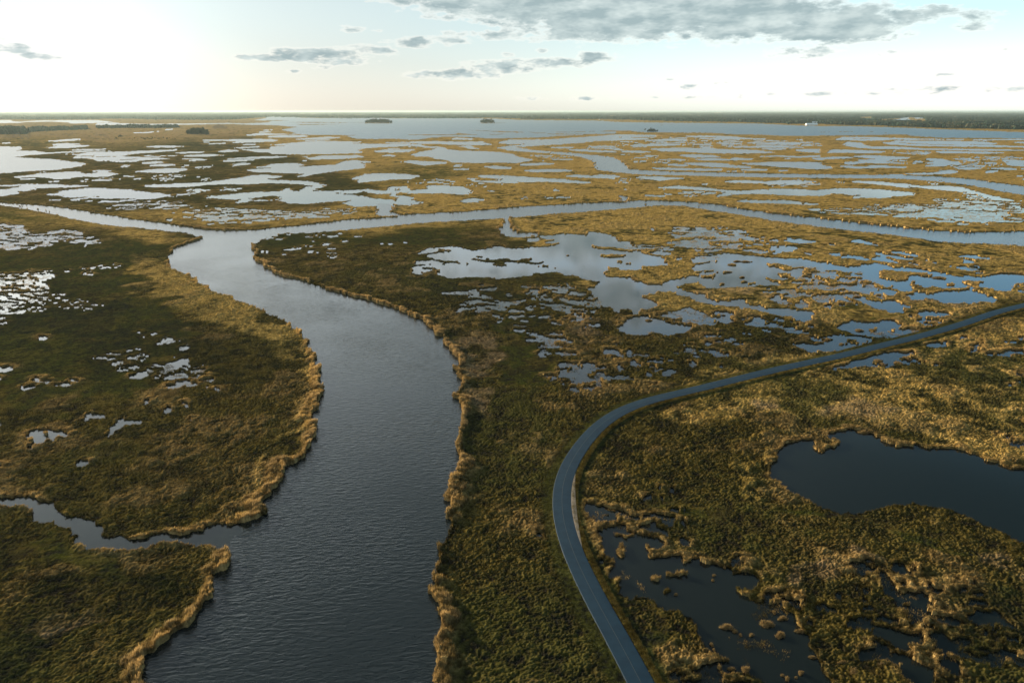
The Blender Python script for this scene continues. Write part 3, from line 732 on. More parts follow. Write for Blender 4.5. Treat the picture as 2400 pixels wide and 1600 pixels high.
# ---------------------------------------------------------------- distance from each land cell to the nearest water
hx, hy = GX[::2, ::2], GY[::2, ::2]; hw = water[::2, ::2]
hr, hc = hx.shape
seed = np.where(hw > 0, np.arange(hr*hc).reshape(hr, hc), -1)
dist = np.where(hw > 0, 0., 1e9)
fx, fy = hx.ravel(), hy.ravel()
for st in (24, 12, 6, 3, 2, 1, 1):
    for dr in (-st, 0, st):
        for dc in (-st, 0, st):
            if dr == 0 and dc == 0: continue
            s = np.full_like(seed, -1)
            s[max(0, dr):hr+min(0, dr), max(0, dc):hc+min(0, dc)] = seed[max(0, -dr):hr+min(0, -dr), max(0, -dc):hc+min(0, -dc)]
            d = np.where(s >= 0, (hx-fx[s])**2+(hy-fy[s])**2, 1e9)
            u = d < dist
            dist[u] = d[u]; seed[u] = s[u]
dist = np.sqrt(dist); near_id = np.where(seed >= 0, hw.ravel()[seed], 0)
def up(a): return np.repeat(np.repeat(a, 2, 0), 2, 1)[:NR, :NC]
SD = up(dist).astype(np.float32); NID = up(near_id)
del hx, hy, seed, dist

# ---------------------------------------------------------------- heights
# outlines were taken along the reed tops: on the side away from the camera the foot of a stand lies
# behind its top, so the far edge of each stand is drawn in by the height of its reeds
hgt0 = np.where(up(near_id) == 1, 2.4, 1.2)
sft = hgt0*FOC/GZ*.9
def shifted(a, dpx):
    r = np.interp(np.clip(PY-dpx, rows[0], rows[-1]).ravel(), rows, np.arange(NR)).round().astype(np.int32)
    return a[r, np.tile(np.arange(NC), NR)].reshape(NR, NC)
lnd = (water == 0) & ~((ard < 6.2))
st_ = np.zeros_like(lnd); st_[1:] = lnd[1:] & (water[:-1] > 0)
top = np.maximum.accumulate(np.where(st_, PY, -1e6), 0)
en_ = np.zeros_like(lnd); en_[:-1] = lnd[:-1] & (water[1:] > 0)
bot = np.minimum.accumulate(np.where(en_, PY, 1e6)[::-1], 0)[::-1]
cut = lnd & (PY-top < np.minimum(sft, .42*(bot-top)))
above = shifted(water, sft)
nid_ = up(near_id)
water = np.where(cut, np.where(above > 0, above, np.where(nid_ > 0, nid_, 3)), water)
water = tidy(water, 5, nid_ == 1)
water[ard < 6.2] = 0
land = water == 0
n60 = fbm(GX/60, GY/60, 101, 3); n18 = fbm(GX/18, GY/18, 102, 3)
n5 = fbm(GX/5, GY/5, 103, 3); n2 = fbm(GX/2.0, GY/2.0, 104, 2); n1 = fbm(GX/.8, GY/.8, 105, 2)
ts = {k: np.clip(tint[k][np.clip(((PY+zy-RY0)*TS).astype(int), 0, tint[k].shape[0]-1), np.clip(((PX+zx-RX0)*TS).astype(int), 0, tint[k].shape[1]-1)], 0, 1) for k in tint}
isriv = NID == 1
bw = np.where(isriv, 3.3+1.3*n18+.6*n5, 2.0+.9*n18).clip(.8, 9)
bw = np.maximum(bw, CELLY*.9)
bank = np.exp(-(SD/bw)**2)
bank *= np.where(isriv, 1., .75)
bank *= 1-.75*ts['dark']*(~isriv)
bank *= sstep(-2.2, -.2, n18+.5*n5+np.where(isriv, 2.3, 0))
rough = (1-.68*ts['green']*(1-bank))*(.58+.35*sstep(-1, 1, n60))
n04 = fbm(GX/.42, GY/.42, 106, 1)
for a_, wl in ((n5, 5.), (n2, 2.), (n1, .8), (n04, .42)): a_ *= np.clip(wl*1.6/CELLY, .22, 1)
hgt = .36 + rough*(.07*n5+.05*n2+.11*n1+.10*n04).clip(-.5, 1.2) + bank*np.where(isriv, 1.15+.28*n2+.14*n1, .55+.2*n2+.12*n1)
tall = sstep(.9, 1.8, n18+.4*n5)*(1-bank)               # stands of taller reed inland
tall *= 1-.85*ts['green']
hgt += .35*tall
hgt += ts['gold']*(PY > 850)*.9*sstep(-1.2, .8, n5+.5*n18)
hgt = np.maximum(hgt, .12)
# embankment and mown verge
v = sstep(4.4, 9.0, ard)
verge = ROAD_Z-.14-(ard-3).clip(0, 9)*.12+.03*n1
hgt = np.where(ard < 9, hgt*v+verge*(1-v), hgt)
ZZ = np.where(land, hgt, -.7).astype(np.float32)

# ---------------------------------------------------------------- colours of the vegetation (albedo)
def mixc(c, col, w): return c+(np.array(col, np.float32)-c)*np.clip(w, 0, 1)[..., None]
C = np.zeros((NR, NC, 3), np.float32)+np.array((.088, .072, .022), np.float32)
C = mixc(C, (.145, .105, .040), sstep(-.2, 1.6, n18)*.75)
C = mixc(C, (.042, .046, .015), sstep(-.2, 1.4, -n60+.4*n5)*.75)
C = mixc(C, (.032, .032, .014), sstep(.1, 1.6, -n5-.4*n18)*.7)
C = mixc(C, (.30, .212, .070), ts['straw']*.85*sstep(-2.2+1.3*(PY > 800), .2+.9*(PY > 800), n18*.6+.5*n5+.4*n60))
C = mixc(C, (.030, .038, .008), ts['green']*.9*sstep(-1.6, .4, n18+.4*n5))
C = mixc(C, (.022, .026, .010), ts['dark']*.85*sstep(-1.4, .5, n18*.7+.5*n5))
C = mixc(C, (.200, .145, .088), ts['tan']*.75*sstep(-1.5, .5, n18*.7+.4*n5))
C = mixc(C, (.200, .145, .045), ts['gold']*.7*sstep(-1.3, .4, n5))
C = mixc(C, (.33, .235, .105), bank*.85*sstep(-1.6, .6, n18+.5*n2+1.1*isriv))
C = mixc(C, (.19, .135, .060), tall*.5)
C = mixc(C, (.035, .042, .014), (1-sstep(5.5, 8, ard))*.85)
C = mixc(C, (.17, .135, .04), ((rd > 3.2) & (rd < 5.2))*.8)
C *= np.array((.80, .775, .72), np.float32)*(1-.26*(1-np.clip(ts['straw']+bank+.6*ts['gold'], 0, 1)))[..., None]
C *= (1+.20*n1+.16*n2+.08*n5).clip(.45, 1.8)[..., None]
C = C.clip(.008, .5)

# ---------------------------------------------------------------- mesh builders
def mesh_from(name, verts, faces, nper, cols=None, smooth=False):
    me = bpy.data.meshes.new(name)
    nv, nf = len(verts), len(faces)
    me.vertices.add(nv); me.vertices.foreach_set('co', np.ascontiguousarray(verts, np.float32).ravel())
    me.loops.add(nf*nper); me.loops.foreach_set('vertex_index', np.ascontiguousarray(faces, np.int32).ravel())
    me.polygons.add(nf); me.polygons.foreach_set('loop_start', np.arange(0, nf*nper, nper, dtype=np.int32))
    me.polygons.foreach_set('use_smooth', np.full(nf, smooth))
    if cols is not None:
        at = me.color_attributes.new('tone', 'FLOAT_COLOR', 'POINT')
        at.data.foreach_set('color', np.c_[cols, np.ones(len(cols))].astype(np.float32).ravel())
    me.update(); return me
def link(name, me, mat=None, parent=None, **props):
    o = bpy.data.objects.new(name, me); COL.objects.link(o)
    if mat and not me.materials: me.materials.append(mat)
    if parent: o.parent = parent
    for a, b in props.items(): o[a] = b
    return o
def compact(verts, faces, cols=None):
    used = np.unique(faces); re = np.full(len(verts), -1, np.int32); re[used] = np.arange(len(used))
    return verts[used], re[faces], (cols[used] if cols is not None else None)
IDX = np.arange(NR*NC).reshape(NR, NC)
def quads(I): return np.stack([I[1:, :-1], I[1:, 1:], I[:-1, 1:], I[:-1, :-1]], -1).reshape(-1, 4)

# ---------------------------------------------------------------- materials
def new_mat(name):
    m = bpy.data.materials.new(name); m.use_nodes = True
    nt = m.node_tree; b = nt.nodes['Principled BSDF']; return m, nt, b
def lnk(nt, a, b): nt.links.new(a, b)
def veg_mat(name, trans=0.0, rough=.85):
    m, nt, b = new_mat(name)
    a = nt.nodes.new('ShaderNodeAttribute'); a.attribute_name = 'tone'
    n = nt.nodes.new('ShaderNodeTexNoise'); n.inputs['Scale'].default_value = 1.7; n.inputs['Detail'].default_value = 4
    g = nt.nodes.new('ShaderNodeNewGeometry'); lnk(nt, g.outputs['Position'], n.inputs['Vector'])
    r = nt.nodes.new('ShaderNodeMapRange'); r.inputs[1].default_value = .25; r.inputs[2].default_value = .75; r.inputs[3].default_value = .62; r.inputs[4].default_value = 1.4
    lnk(nt, n.outputs['Fac'], r.inputs[0])
    x = nt.nodes.new('ShaderNodeVectorMath'); x.operation = 'SCALE'
    lnk(nt, a.outputs['Color'], x.inputs[0]); lnk(nt, r.outputs[0], x.inputs['Scale'])
    lnk(nt, x.outputs[0], b.inputs['Base Color'])
    b.inputs['Roughness'].default_value = rough; b.inputs['Specular IOR Level'].default_value = 0
    if trans:
        t = nt.nodes.new('ShaderNodeBsdfTranslucent'); lnk(nt, x.outputs[0], t.inputs['Color'])
        mx = nt.nodes.new('ShaderNodeMixShader'); mx.inputs[0].default_value = trans
        lnk(nt, b.outputs[0], mx.inputs[1]); lnk(nt, t.outputs[0], mx.inputs[2])
        lnk(nt, mx.outputs[0], nt.nodes['Material Output'].inputs['Surface'])
    return m
M_GROUND = veg_mat('marsh_turf')
M_REED = veg_mat('reed_blades', .42, .7)
M_LEAF = veg_mat('tree_leaf', .15, .7)

def water_mat(name, base, rough, layers, lull=1.0, rough_far=None):
    """layers: (crest length m, stretch, turn, strength m)"""
    m, nt, b = new_mat(name); rough_far = rough if rough_far is None else rough_far
    b.inputs['Base Color'].default_value = (*base, 1); b.inputs['Roughness'].default_value = rough
    b.inputs['IOR'].default_value = 1.333; b.inputs['Specular IOR Level'].default_value = .5
    g = nt.nodes.new('ShaderNodeNewGeometry')
    big = nt.nodes.new('ShaderNodeTexNoise'); big.inputs['Scale'].default_value = .016; big.inputs['Detail'].default_value = 3
    lnk(nt, g.outputs['Position'], big.inputs['Vector'])
    gust = nt.nodes.new('ShaderNodeMapRange'); gust.inputs[1].default_value = .35; gust.inputs[2].default_value = .62; gust.inputs[3].default_value = .35; gust.inputs[4].default_value = 1.1
    lnk(nt, big.outputs['Fac'], gust.inputs[0])
    sh = nt.nodes.new('ShaderNodeAttribute'); sh.attribute_name = 'tone'
    calm = nt.nodes.new('ShaderNodeMapRange'); calm.inputs[3].default_value = 1; calm.inputs[4].default_value = lull
    lnk(nt, sh.outputs['Fac'], calm.inputs[0])
    gm = nt.nodes.new('ShaderNodeMath'); gm.operation = 'MULTIPLY'; lnk(nt, gust.outputs[0], gm.inputs[0]); lnk(nt, calm.outputs[0], gm.inputs[1])
    rr = nt.nodes.new('ShaderNodeMapRange'); rr.inputs[3].default_value = rough; rr.inputs[4].default_value = rough_far
    lnk(nt, sh.outputs['Fac'], rr.inputs[0]); lnk(nt, rr.outputs[0], b.inputs['Roughness'])
    last = None
    for (L, stretch, turn, amp) in layers:
        mp = nt.nodes.new('ShaderNodeMapping'); mp.vector_type = 'TEXTURE'
        mp.inputs['Rotation'].default_value = (0, 0, turn); mp.inputs['Scale'].default_value = (L*stretch, L, L)
        lnk(nt, g.outputs['Position'], mp.inputs['Vector'])
        n = nt.nodes.new('ShaderNodeTexNoise'); n.inputs['Scale'].default_value = 1; n.inputs['Detail'].default_value = 2.5; n.inputs['Distortion'].default_value = .6
        lnk(nt, mp.outputs[0], n.inputs['Vector'])
        bp = nt.nodes.new('ShaderNodeBump'); bp.inputs['Distance'].default_value = amp
        lnk(nt, gm.outputs[0], bp.inputs['Strength']); lnk(nt, n.outputs['Fac'], bp.inputs['Height'])
        if last: lnk(nt, last.outputs[0], bp.inputs['Normal'])
        last = bp
    if last: lnk(nt, last.outputs[0], b.inputs['Normal'])
    return m
M_RIVER = water_mat('river_water', (.006, .010, .012), .10, [(1.05, 2.8, .12, .27), (.5, 1.8, -.3, .06)], .25, .25)
M_LAKE = water_mat('lake_water', (.026, .072, .110), .34, [(4., 2., .2, 2.2), (1.5, 2., -.2, .7)])
M_POND = water_mat('pond_water', (.005, .008, .008), .03, [(1.2, 2., .3, .012)], 1.0, .24)

# ---------------------------------------------------------------- ground and water
Vg = np.stack([GX, GY, ZZ], -1).reshape(-1, 3); Cg = C.reshape(-1, 3)
Q = quads(IDX)
anyland = land.ravel()[Q].any(1)
v, f, c = compact(Vg, Q[anyland], Cg)
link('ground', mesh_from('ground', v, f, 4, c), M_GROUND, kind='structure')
# water sheets: each cell that is not wholly inside the land, given to the river, the lake or a pond
wf = water.ravel()
Vw = np.stack([GX, GY, np.zeros_like(GX)], -1).reshape(-1, 3)
qa = wf[Q]; wet = (qa > 0).any(1); kind_q = qa.max(1)
# spread each sheet one cell under the banks so that no gap shows at the foot
for name, kid, mat in (('river', 1, M_RIVER), ('lake', 2, M_LAKE), ('pond', 3, M_POND)):
    m = wet & (kind_q == kid)
    v, f, wcv = compact(Vw, Q[m], np.repeat((sstep(750, 1600, GY) if kid == 3 else sstep(380, 900, GY)).reshape(-1, 1), 3, 1))
    link(name, mesh_from(name, v, f, 4, wcv), mat, kind='structure')
del Q, qa
# low mud bed reaching past everything
mud, nt, b = new_mat('mud'); b.inputs['Base Color'].default_value = (.045, .038, .026, 1); b.inputs['Roughness'].default_value = .9
B = 160000
link('terrain', mesh_from('terrain', np.array([(-B, -B, -1.2), (B, -B, -1.2), (B, B, -1.2), (-B, B, -1.2)]), np.array([[0, 1, 2, 3]]), 4), mud, kind='structure')

# ---------------------------------------------------------------- reeds and grass: blades standing over the turf
def blades(cells, n, hlo, hhi, wlo, whi, spread, lean, lift=-.25, bright=1.0, pale=0.0):
    """n blades at each chosen cell (flat index)"""
    P = Vg[cells]; cc = Cg[cells]
    N = len(cells)*n
    P = np.repeat(P, n, 0); cc = np.repeat(cc, n, 0); sc = np.repeat(spread, n) if np.ndim(spread) else spread
    hs = np.repeat(hlo, n) if np.ndim(hlo) else hlo
    he = np.repeat(hhi, n) if np.ndim(hhi) else hhi
    ws = np.repeat(wlo, n) if np.ndim(wlo) else wlo
    we = np.repeat(whi, n) if np.ndim(whi) else whi
    a = rng.uniform(0, 2*np.pi, N); r = np.sqrt(rng.uniform(0, 1, N))*sc
    bx = P[:, 0]+r*np.cos(a); by = P[:, 1]+r*np.sin(a); bz = P[:, 2]+lift
    h = rng.uniform(0, 1, N)*(he-hs)+hs; w = (rng.uniform(0, 1, N)*(we-ws)+ws)/2
    d = rng.uniform(0, np.pi, N); dx, dy = np.cos(d)*w, np.sin(d)*w
    la = rng.normal(.6, 1.1, N); ll = rng.uniform(.2, 1, N)*lean*h
    tx, ty = bx+np.cos(la)*ll, by+np.sin(la)*ll
    V = np.empty((N, 3, 3), np.float32)
    V[:, 0] = np.c_[bx-dx, by-dy, bz]; V[:, 1] = np.c_[bx+dx, by+dy, bz]; V[:, 2] = np.c_[tx, ty, bz+h]
    j = rng.uniform(.65, 1.35, N)[:, None]*bright
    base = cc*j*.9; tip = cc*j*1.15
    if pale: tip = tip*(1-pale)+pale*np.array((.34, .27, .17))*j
    K = np.empty((N, 3, 3), np.float32); K[:, 0] = base; K[:, 1] = base; K[:, 2] = tip
    return V.reshape(-1, 3), K.reshape(-1, 3)
def pick(weight, n):
    w = weight.ravel().astype(np.float64); cs = np.cumsum(w); s = rng.uniform(0, cs[-1], n)
    return np.searchsorted(cs, s)
area = CELLX*CELLY
offroad = ard > 5.6
wn = area*land*(PY > 560)*(offroad)*(.35+rough)*np.clip(500/GZ, .25, 1.6)
parts = []
cells = pick(wn, 560000)
rc = rough.ravel()[cells]*(.7+.6*sstep(-.8, 1.2, n5).ravel()[cells])
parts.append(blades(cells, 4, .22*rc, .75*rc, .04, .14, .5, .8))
bankw = area*land*(PY > 470)*offroad*(bank > .35)*np.clip(500/GZ, .3, 1.6)
cells = pick(bankw, 70000)
hb = ZZ.ravel()[cells]
rv = isriv.ravel()[cells]
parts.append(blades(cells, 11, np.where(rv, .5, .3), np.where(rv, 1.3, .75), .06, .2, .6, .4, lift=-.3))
# pale plumes on the tallest stand by the river mouth and along the banks
cells = pick(bankw*(n5 > .6)*isriv, 9000)
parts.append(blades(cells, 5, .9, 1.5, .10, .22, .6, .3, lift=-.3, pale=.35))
# fringe at every water's edge, out to the lake
edge = np.zeros_like(land)
edge[1:-1, 1:-1] = land[1:-1, 1:-1] & ~(land[:-2, 1:-1] & land[2:, 1:-1] & land[1:-1, :-2] & land[1:-1, 2:])
ec = np.flatnonzero((edge & (PY > 285) & (PY < 1760) & offroad).ravel())
px_m = (GZ/FOC).ravel()[ec]
isr = isriv.ravel()[ec]
sel = rng.uniform(0, 1, len(ec)) < np.where(PY.ravel()[ec] < 560, .9, .8)
ec = ec[sel]; px_m = px_m[sel]; isr = isr[sel]
hh = np.where(isr, 1.15, .6)
print('edge cells', len(ec))
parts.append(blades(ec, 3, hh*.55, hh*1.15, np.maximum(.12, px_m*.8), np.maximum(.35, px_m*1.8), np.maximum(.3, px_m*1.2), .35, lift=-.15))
# stems standing in the shallow pools
zw = area*(water == 3)*(zid > 0)*(PY > 470)*np.clip(500/GZ, .3, 1.6)*sstep(-.3, 1.2, n5+.6*n2)
cells = pick(zw, 42000); VgS = Vg[cells].copy()
Vg[cells, 2] = .25
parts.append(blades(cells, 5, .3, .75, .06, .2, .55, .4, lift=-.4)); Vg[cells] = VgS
# dry grass along the road shoulder
vg = area*((rd > 3.3) & (rd < 5.0))*np.clip(400/GZ, .2, 1.6)
parts.append(blades(pick(vg, 14000), 6, .2, .5, .06, .16, .5, .5, lift=-.05))
vg = area*((rd < -3.6) & (rd > -7.5))*np.clip(400/GZ, .2, 1.6)
parts.append(blades(pick(vg, 12000), 5, .12, .3, .06, .16, .5, .6, lift=-.05))
V = np.concatenate([p[0] for p in parts]); K = np.concatenate([p[1] for p in parts]); del parts
print('blades', len(V)//3)
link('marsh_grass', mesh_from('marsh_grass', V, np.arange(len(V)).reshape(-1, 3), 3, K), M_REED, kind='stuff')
del V, K

# ---------------------------------------------------------------- road
asph, nt, b = new_mat('asphalt')
n = nt.nodes.new('ShaderNodeTexNoise'); n.inputs['Scale'].default_value = .35; n.inputs['Detail'].default_value = 8; n.inputs['Roughness'].default_value = .65
g = nt.nodes.new('ShaderNodeNewGeometry'); lnk(nt, g.outputs['Position'], n.inputs['Vector'])
cr = nt.nodes.new('ShaderNodeValToRGB'); cr.color_ramp.elements[0].color = (.002, .016, .034, 1); cr.color_ramp.elements[1].color = (.006, .027, .050, 1)
cr.color_ramp.elements[0].position = .3; cr.color_ramp.elements[1].position = .7
lnk(nt, n.outputs['Fac'], cr.inputs[0]); lnk(nt, cr.outputs[0], b.inputs['Base Color'])
b.inputs['Roughness'].default_value = .62; b.inputs['Specular IOR Level'].default_value = .15
def ribbon(name, l, r, z, mat, **kw):
    n = len(cl); A = cl+nor*l[:, None]; Bp = cl+nor*r[:, None]
    V = np.zeros((n*2, 3)); V[0::2, :2] = A; V[1::2, :2] = Bp; V[:, 2] = z
    F = np.array([[2*i, 2*i+1, 2*i+3, 2*i+2] for i in range(n-1)])
    return link(name, mesh_from(name, V, F, 4), mat, **kw)
one = np.ones(len(cl))
# the carriageway as a slab with cambered edges going down into the verge
n = len(cl); prof = [(-3.15, ROAD_Z-.4), (-ROAD_HW-.05, ROAD_Z-.06), (-ROAD_HW+.1, ROAD_Z), (0, ROAD_Z+.05), (ROAD_HW-.1, ROAD_Z), (ROAD_HW+.05, ROAD_Z-.06), (3.15, ROAD_Z-.4)]
m_ = len(prof); V = np.zeros((n, m_, 3))
for j, (o, z) in enumerate(prof): V[:, j, :2] = cl+nor*o; V[:, j, 2] = z
I = np.arange(n*m_).reshape(n, m_)
link('road', mesh_from('road', V.reshape(-1, 3), np.stack([I[:-1, :-1], I[:-1, 1:], I[1:, 1:], I[1:, :-1]], -1).reshape(-1, 4), 4), asph, kind='structure')
paint, nt, b = new_mat('worn_yellow_paint'); b.inputs['Base Color'].default_value = (.022, .034, .036, 1); b.inputs['Roughness'].default_value = .6
ribbon('road_marking', -.05*one, .05*one, ROAD_Z+.058, paint, kind='structure')
sand, nt, b = new_mat('sandy_gravel'); b.inputs['Roughness'].default_value = .95
n = nt.nodes.new('ShaderNodeTexNoise'); n.inputs['Scale'].default_value = 1.5; n.inputs['Detail'].default_value = 6
g = nt.nodes.new('ShaderNodeNewGeometry'); lnk(nt, g.outputs['Position'], n.inputs['Vector'])
cr = nt.nodes.new('ShaderNodeValToRGB'); cr.color_ramp.elements[0].color = (.10, .085, .065, 1); cr.color_ramp.elements[1].color = (.22, .20, .165, 1)
lnk(nt, n.outputs['Fac'], cr.inputs[0]); lnk(nt, cr.outputs[0], b.inputs['Base Color'])
# lay-by: a sliver of sand on the inside of the bend
yy = np.interp
lx, ly, _ = ground_xy(800+1500/2.8, 1040+400/2.8, ROAD_Z)
i0 = int(np.argmin((cl[:, 0]-lx)**2+(cl[:, 1]-ly)**2)); w_ = 22
ii = np.arange(i0-w_//2, i0+w_//2+1); t = np.sin(np.linspace(0, np.pi, len(ii)))**.8
V = np.zeros((len(ii), 2, 3)); V[:, 0, :2] = cl[ii]+nor[ii]*(ROAD_HW+.02); V[:, 1, :2] = cl[ii]+nor[ii]*(ROAD_HW+.05+1.5*t[:, None]); V[:, 0, 2] = ROAD_Z-.03; V[:, 1, 2] = ROAD_Z-.06
I = np.arange(len(ii)*2).reshape(-1, 2)
F = np.stack([I[:-1, 0], I[:-1, 1], I[1:, 1], I[1:, 0]], -1)
link('sandy_verge', mesh_from('sandy_verge', V.reshape(-1, 3), F, 4), sand, kind='structure')

# ---------------------------------------------------------------- far woods, one canopy
FOREST = '''
A -500,22 2362,22 2362,120 1800,118 1500,107 1000,114 400,117 0,114 -500,118
B -20,22 2362,22 2362,99 1700,100 1300,97 1100,93 760,86 560,100 340,116 -20,120
C -20,22 2362,22 2362,112 1700,112 1400,114 900,95 560,104 -20,102
D -20,22 2362,22 2362,160 2180,166 2000,166 1850,158 1700,154 1400,144 600,134 200,119 -20,117
E -20,22 2900,22 2900,258 2362,232 1900,222 1300,213 900,196 700,184 300,180 100,172 -20,165
-A 80,74 300,74 330,80 100,82
-D 2200,140 2362,136 2362,146 2220,150
-E 0,138 100,140 160,160 0,160
-E 430,88 600,86 620,114 500,120
-E 500,120 540,124 900,104 1030,92 1210,98 1240,148 1040,148 540,138
-E 1420,82 1590,84 1580,96 1420,94
-E 1150,140 1230,135 1240,155 1180,158
A -500,222 150,222 290,232 330,250 300,290 100,288 -500,292
A 150,232 330,236 700,232 1000,226 1010,234 700,244 330,262 180,250
A 330,225 1000,218 1010,232 340,236
A 1110,206 1480,206 1480,216 1110,217
A 1480,203 2050,204 2050,214 1480,215
'''
wr = np.r_[np.arange(260.9, 266, .22), np.arange(266, 322, .4)]; wc = np.arange(-420, 2821, 2.0)
WX, WY_ = np.meshgrid(wc, wr); wX, wY, wZ = ground_xy(WX, WY_)
FM = np.zeros((RH, RW), np.uint8)
for line in FOREST.strip().splitlines():
    p = line.split(); fill(FM, tile_pts(p[0].strip('-'), p[1:]), 0 if p[0][0] == '-' else 1)
j1 = rng.normal(0, 1.6, WX.shape); j2 = rng.normal(0, .5, WX.shape)
fm = sample(FM, WX+j1, WY_+j2)
# clearings and openings between the stands
op = fbm(WX/60, WY_/2.4, 300, 3); fm = np.where((op > 1.35) & (WY_ < 275) & (WY_ > 263.5), 0, fm)
th = np.where(WY_ > 296, 17, 21)+3.5*fbm(WX/9, WY_/1.2, 301, 2)+rng.normal(0, 2.6, WX.shape)
th = np.clip(th, 9, 32)
# thin open wood stands lower: the scrub between the belts at the left
th = np.where((WX < 260) & (WY_ > 303) & (WY_ < 309) & (WX > 60), th*.45, th)
wz = np.where(fm > 0, th, -2)
I = np.arange(WX.size).reshape(WX.shape); Qw = quads(I); keep = (fm.ravel()[Qw] > 0).any(1)
wcol = np.zeros(WX.shape+(3,), np.float32)+np.array((.018, .038, .028), np.float32)
br = fbm(WX/25, WY_/1.5, 305, 3)
lowfr = sstep(278, 300, WY_)*(WX > 1300)
wcol = mixc(wcol, (.085, .072, .038), sstep(-.2, 1.3, br)*(.15+.6*lowfr))
wcol = mixc(wcol, (.016, .028, .022), sstep(.2, 1.4, -br)*.7)
wcol *= rng.uniform(.6, 1.4, WX.shape)[..., None]
v, f, c = compact(np.stack([wX, wY, wz], -1).reshape(-1, 3), Qw[keep], wcol.reshape(-1, 3))
link('distant_woods', mesh_from('distant_woods', v, f, 4, c), M_LEAF, kind='stuff')

# ---------------------------------------------------------------- trees one can tell apart
bark, nt, b = new_mat('bark'); b.inputs['Base Color'].default_value = (.07, .055, .04, 1); b.inputs['Roughness'].default_value = .9
dead, nt, b = new_mat('bleached_deadwood'); b.inputs['Base Color'].default_value = (.11, .095, .08, 1); b.inputs['Roughness'].default_value = .9
def tube(pts, rads, n=6):
    V = []; F = []
    for i, (p, r) in enumerate(zip(pts, rads)):
        for k in range(n):
            a = 2*math.pi*k/n; V.append((p[0]+r*math.cos(a), p[1]+r*math.sin(a), p[2]))
    for i in range(len(pts)-1):
        for k in range(n):
            F.append((i*n+k, i*n+(k+1) % n, (i+1)*n+(k+1) % n, (i+1)*n+k))
    return V, F
def join(parts):
    V = []; F = []
    for v, f in parts:
        o = len(V); V += v; F += [tuple(x+o for x in q) for q in f]
    return np.array(V), np.array(F)
def limbs(h, r, k, up=.5, seed=0):
    R = random.Random(seed); parts = [tube([(0, 0, -.5), (R.uniform(-.2, .2), R.uniform(-.2, .2), h*.5), (R.uniform(-.5, .5), R.uniform(-.5, .5), h)], [r, r*.7, r*.15])]
    for i in range(k):
        z = h*R.uniform(.35, .9); a = R.uniform(0, 6.28); L = h*R.uniform(.12, .28)*(1.2-z/h)*1.6
        parts.append(tube([(0, 0, z), (math.cos(a)*L*.5, math.sin(a)*L*.5, z+L*up*.4), (math.cos(a)*L, math.sin(a)*L, z+L*up)], [r*.35, r*.22, r*.06], 4))
    return join(parts)
def leaf_cloud(h, seed, kind):
    r = np.random.default_rng(seed)
    lob = []
    if kind == 'bushy':
        for i in range(13):
            a = r.uniform(0, 6.28); q = h*.36*math.sqrt(r.uniform(0, 1)); z = h*r.uniform(.12, .86); lob.append((math.cos(a)*q*(1.1-z/h*.6), math.sin(a)*q*(1.1-z/h*.6), z, h*r.uniform(.13, .2), h*r.uniform(.10, .16)))
    elif kind == 'pine':
        for i in range(9):
            z = h*r.uniform(.45, .95); R = h*.17*(1.35-z/h)*2; a = r.uniform(0, 6.28)
            lob.append((math.cos(a)*R*.7, math.sin(a)*R*.7, z, R*.75, h*.055))
        lob.append((0, 0, h*.95, h*.07, h*.06))
    else:
        for i in range(9):
            a = r.uniform(0, 6.28); q = h*.24*math.sqrt(r.uniform(0, 1)); lob.append((math.cos(a)*q, math.sin(a)*q, h*r.uniform(.38, .85), h*r.uniform(.10, .17), h*r.uniform(.09, .15)))
    P = []
    for (x, y, z, R, H) in lob:
        k = 46; d = r.normal(0, 1, (k, 3)); d /= np.linalg.norm(d, axis=1)[:, None]; d *= r.uniform(.55, 1.05, (k, 1))
        P.append(np.c_[x+d[:, 0]*R, y+d[:, 1]*R, z+d[:, 2]*H])
    P = np.concatenate(P); N = len(P)
    s = r.uniform(.025, .06, N)*h
    A = r.normal(0, 1, (N, 3)); A /= np.linalg.norm(A, axis=1)[:, None]; Bv = np.cross(A, r.normal(0, 1, (N, 3))); Bv /= np.linalg.norm(Bv, axis=1)[:, None]
    V = np.stack([P-A*s[:, None], P-Bv*s[:, None]*.7, P+A*s[:, None], P+Bv*s[:, None]*.7], 1).reshape(-1, 3)
    base = np.array((.020, .032, .018)) if kind != 'round' else np.array((.045, .050, .024))
    cc = np.repeat(base*r.uniform(.55, 1.6, (N, 1)), 4, 0)
    return V, np.arange(4*N).reshape(-1, 4), cc
PROTO = {}
for kind, n in (('pine', 4), ('round', 4), ('bushy', 4)):
    for s in range(n):
        v, f = limbs(14 if kind == 'pine' else 11, .32, 7, .35, s); tm = mesh_from('trunk', v, f, 4); tm.materials.append(bark)
        v, f, c = leaf_cloud(16, s+50, kind); cm = mesh_from('crown', v, f, 4, c); cm.materials.append(M_LEAF)
        PROTO[kind, s] = (tm, cm)
for s in range(4):
    v, f = limbs(15, .42, 12, .8, s+9); tm = mesh_from('bare_tree', v, f, 4); tm.materials.append(dead); PROTO['bare', s] = (tm,)
def tree(kind, tile, x, y, hpx, label, group):
    ox, oy, sc = TILES[tile]; gx, gy, gz = ground_xy(ox+x/sc, oy+y/sc)
    hm = hpx/sc*gz/FOC; s = random.randrange(4); pr = PROTO[kind, s]; k = float(hm/(16 if kind != 'bare' else 15))
    wide = k*random.uniform(.95, 1.25)
    if kind == 'bare':
        o = link('bare_tree', pr[0]); wide = k*1.6
    else:
        o = bpy.data.objects.new('pine_tree' if kind == 'pine' else 'tree', None); COL.objects.link(o)
        link('trunk', pr[0], None, o); link('crown', pr[1], None, o)
    o.location = (float(gx), float(gy), .2); o.scale = (wide, wide, k); o.rotation_euler = (0, 0, random.uniform(0, 6.28))
    o['label'] = label; o['category'] = 'tree'; o['group'] = group
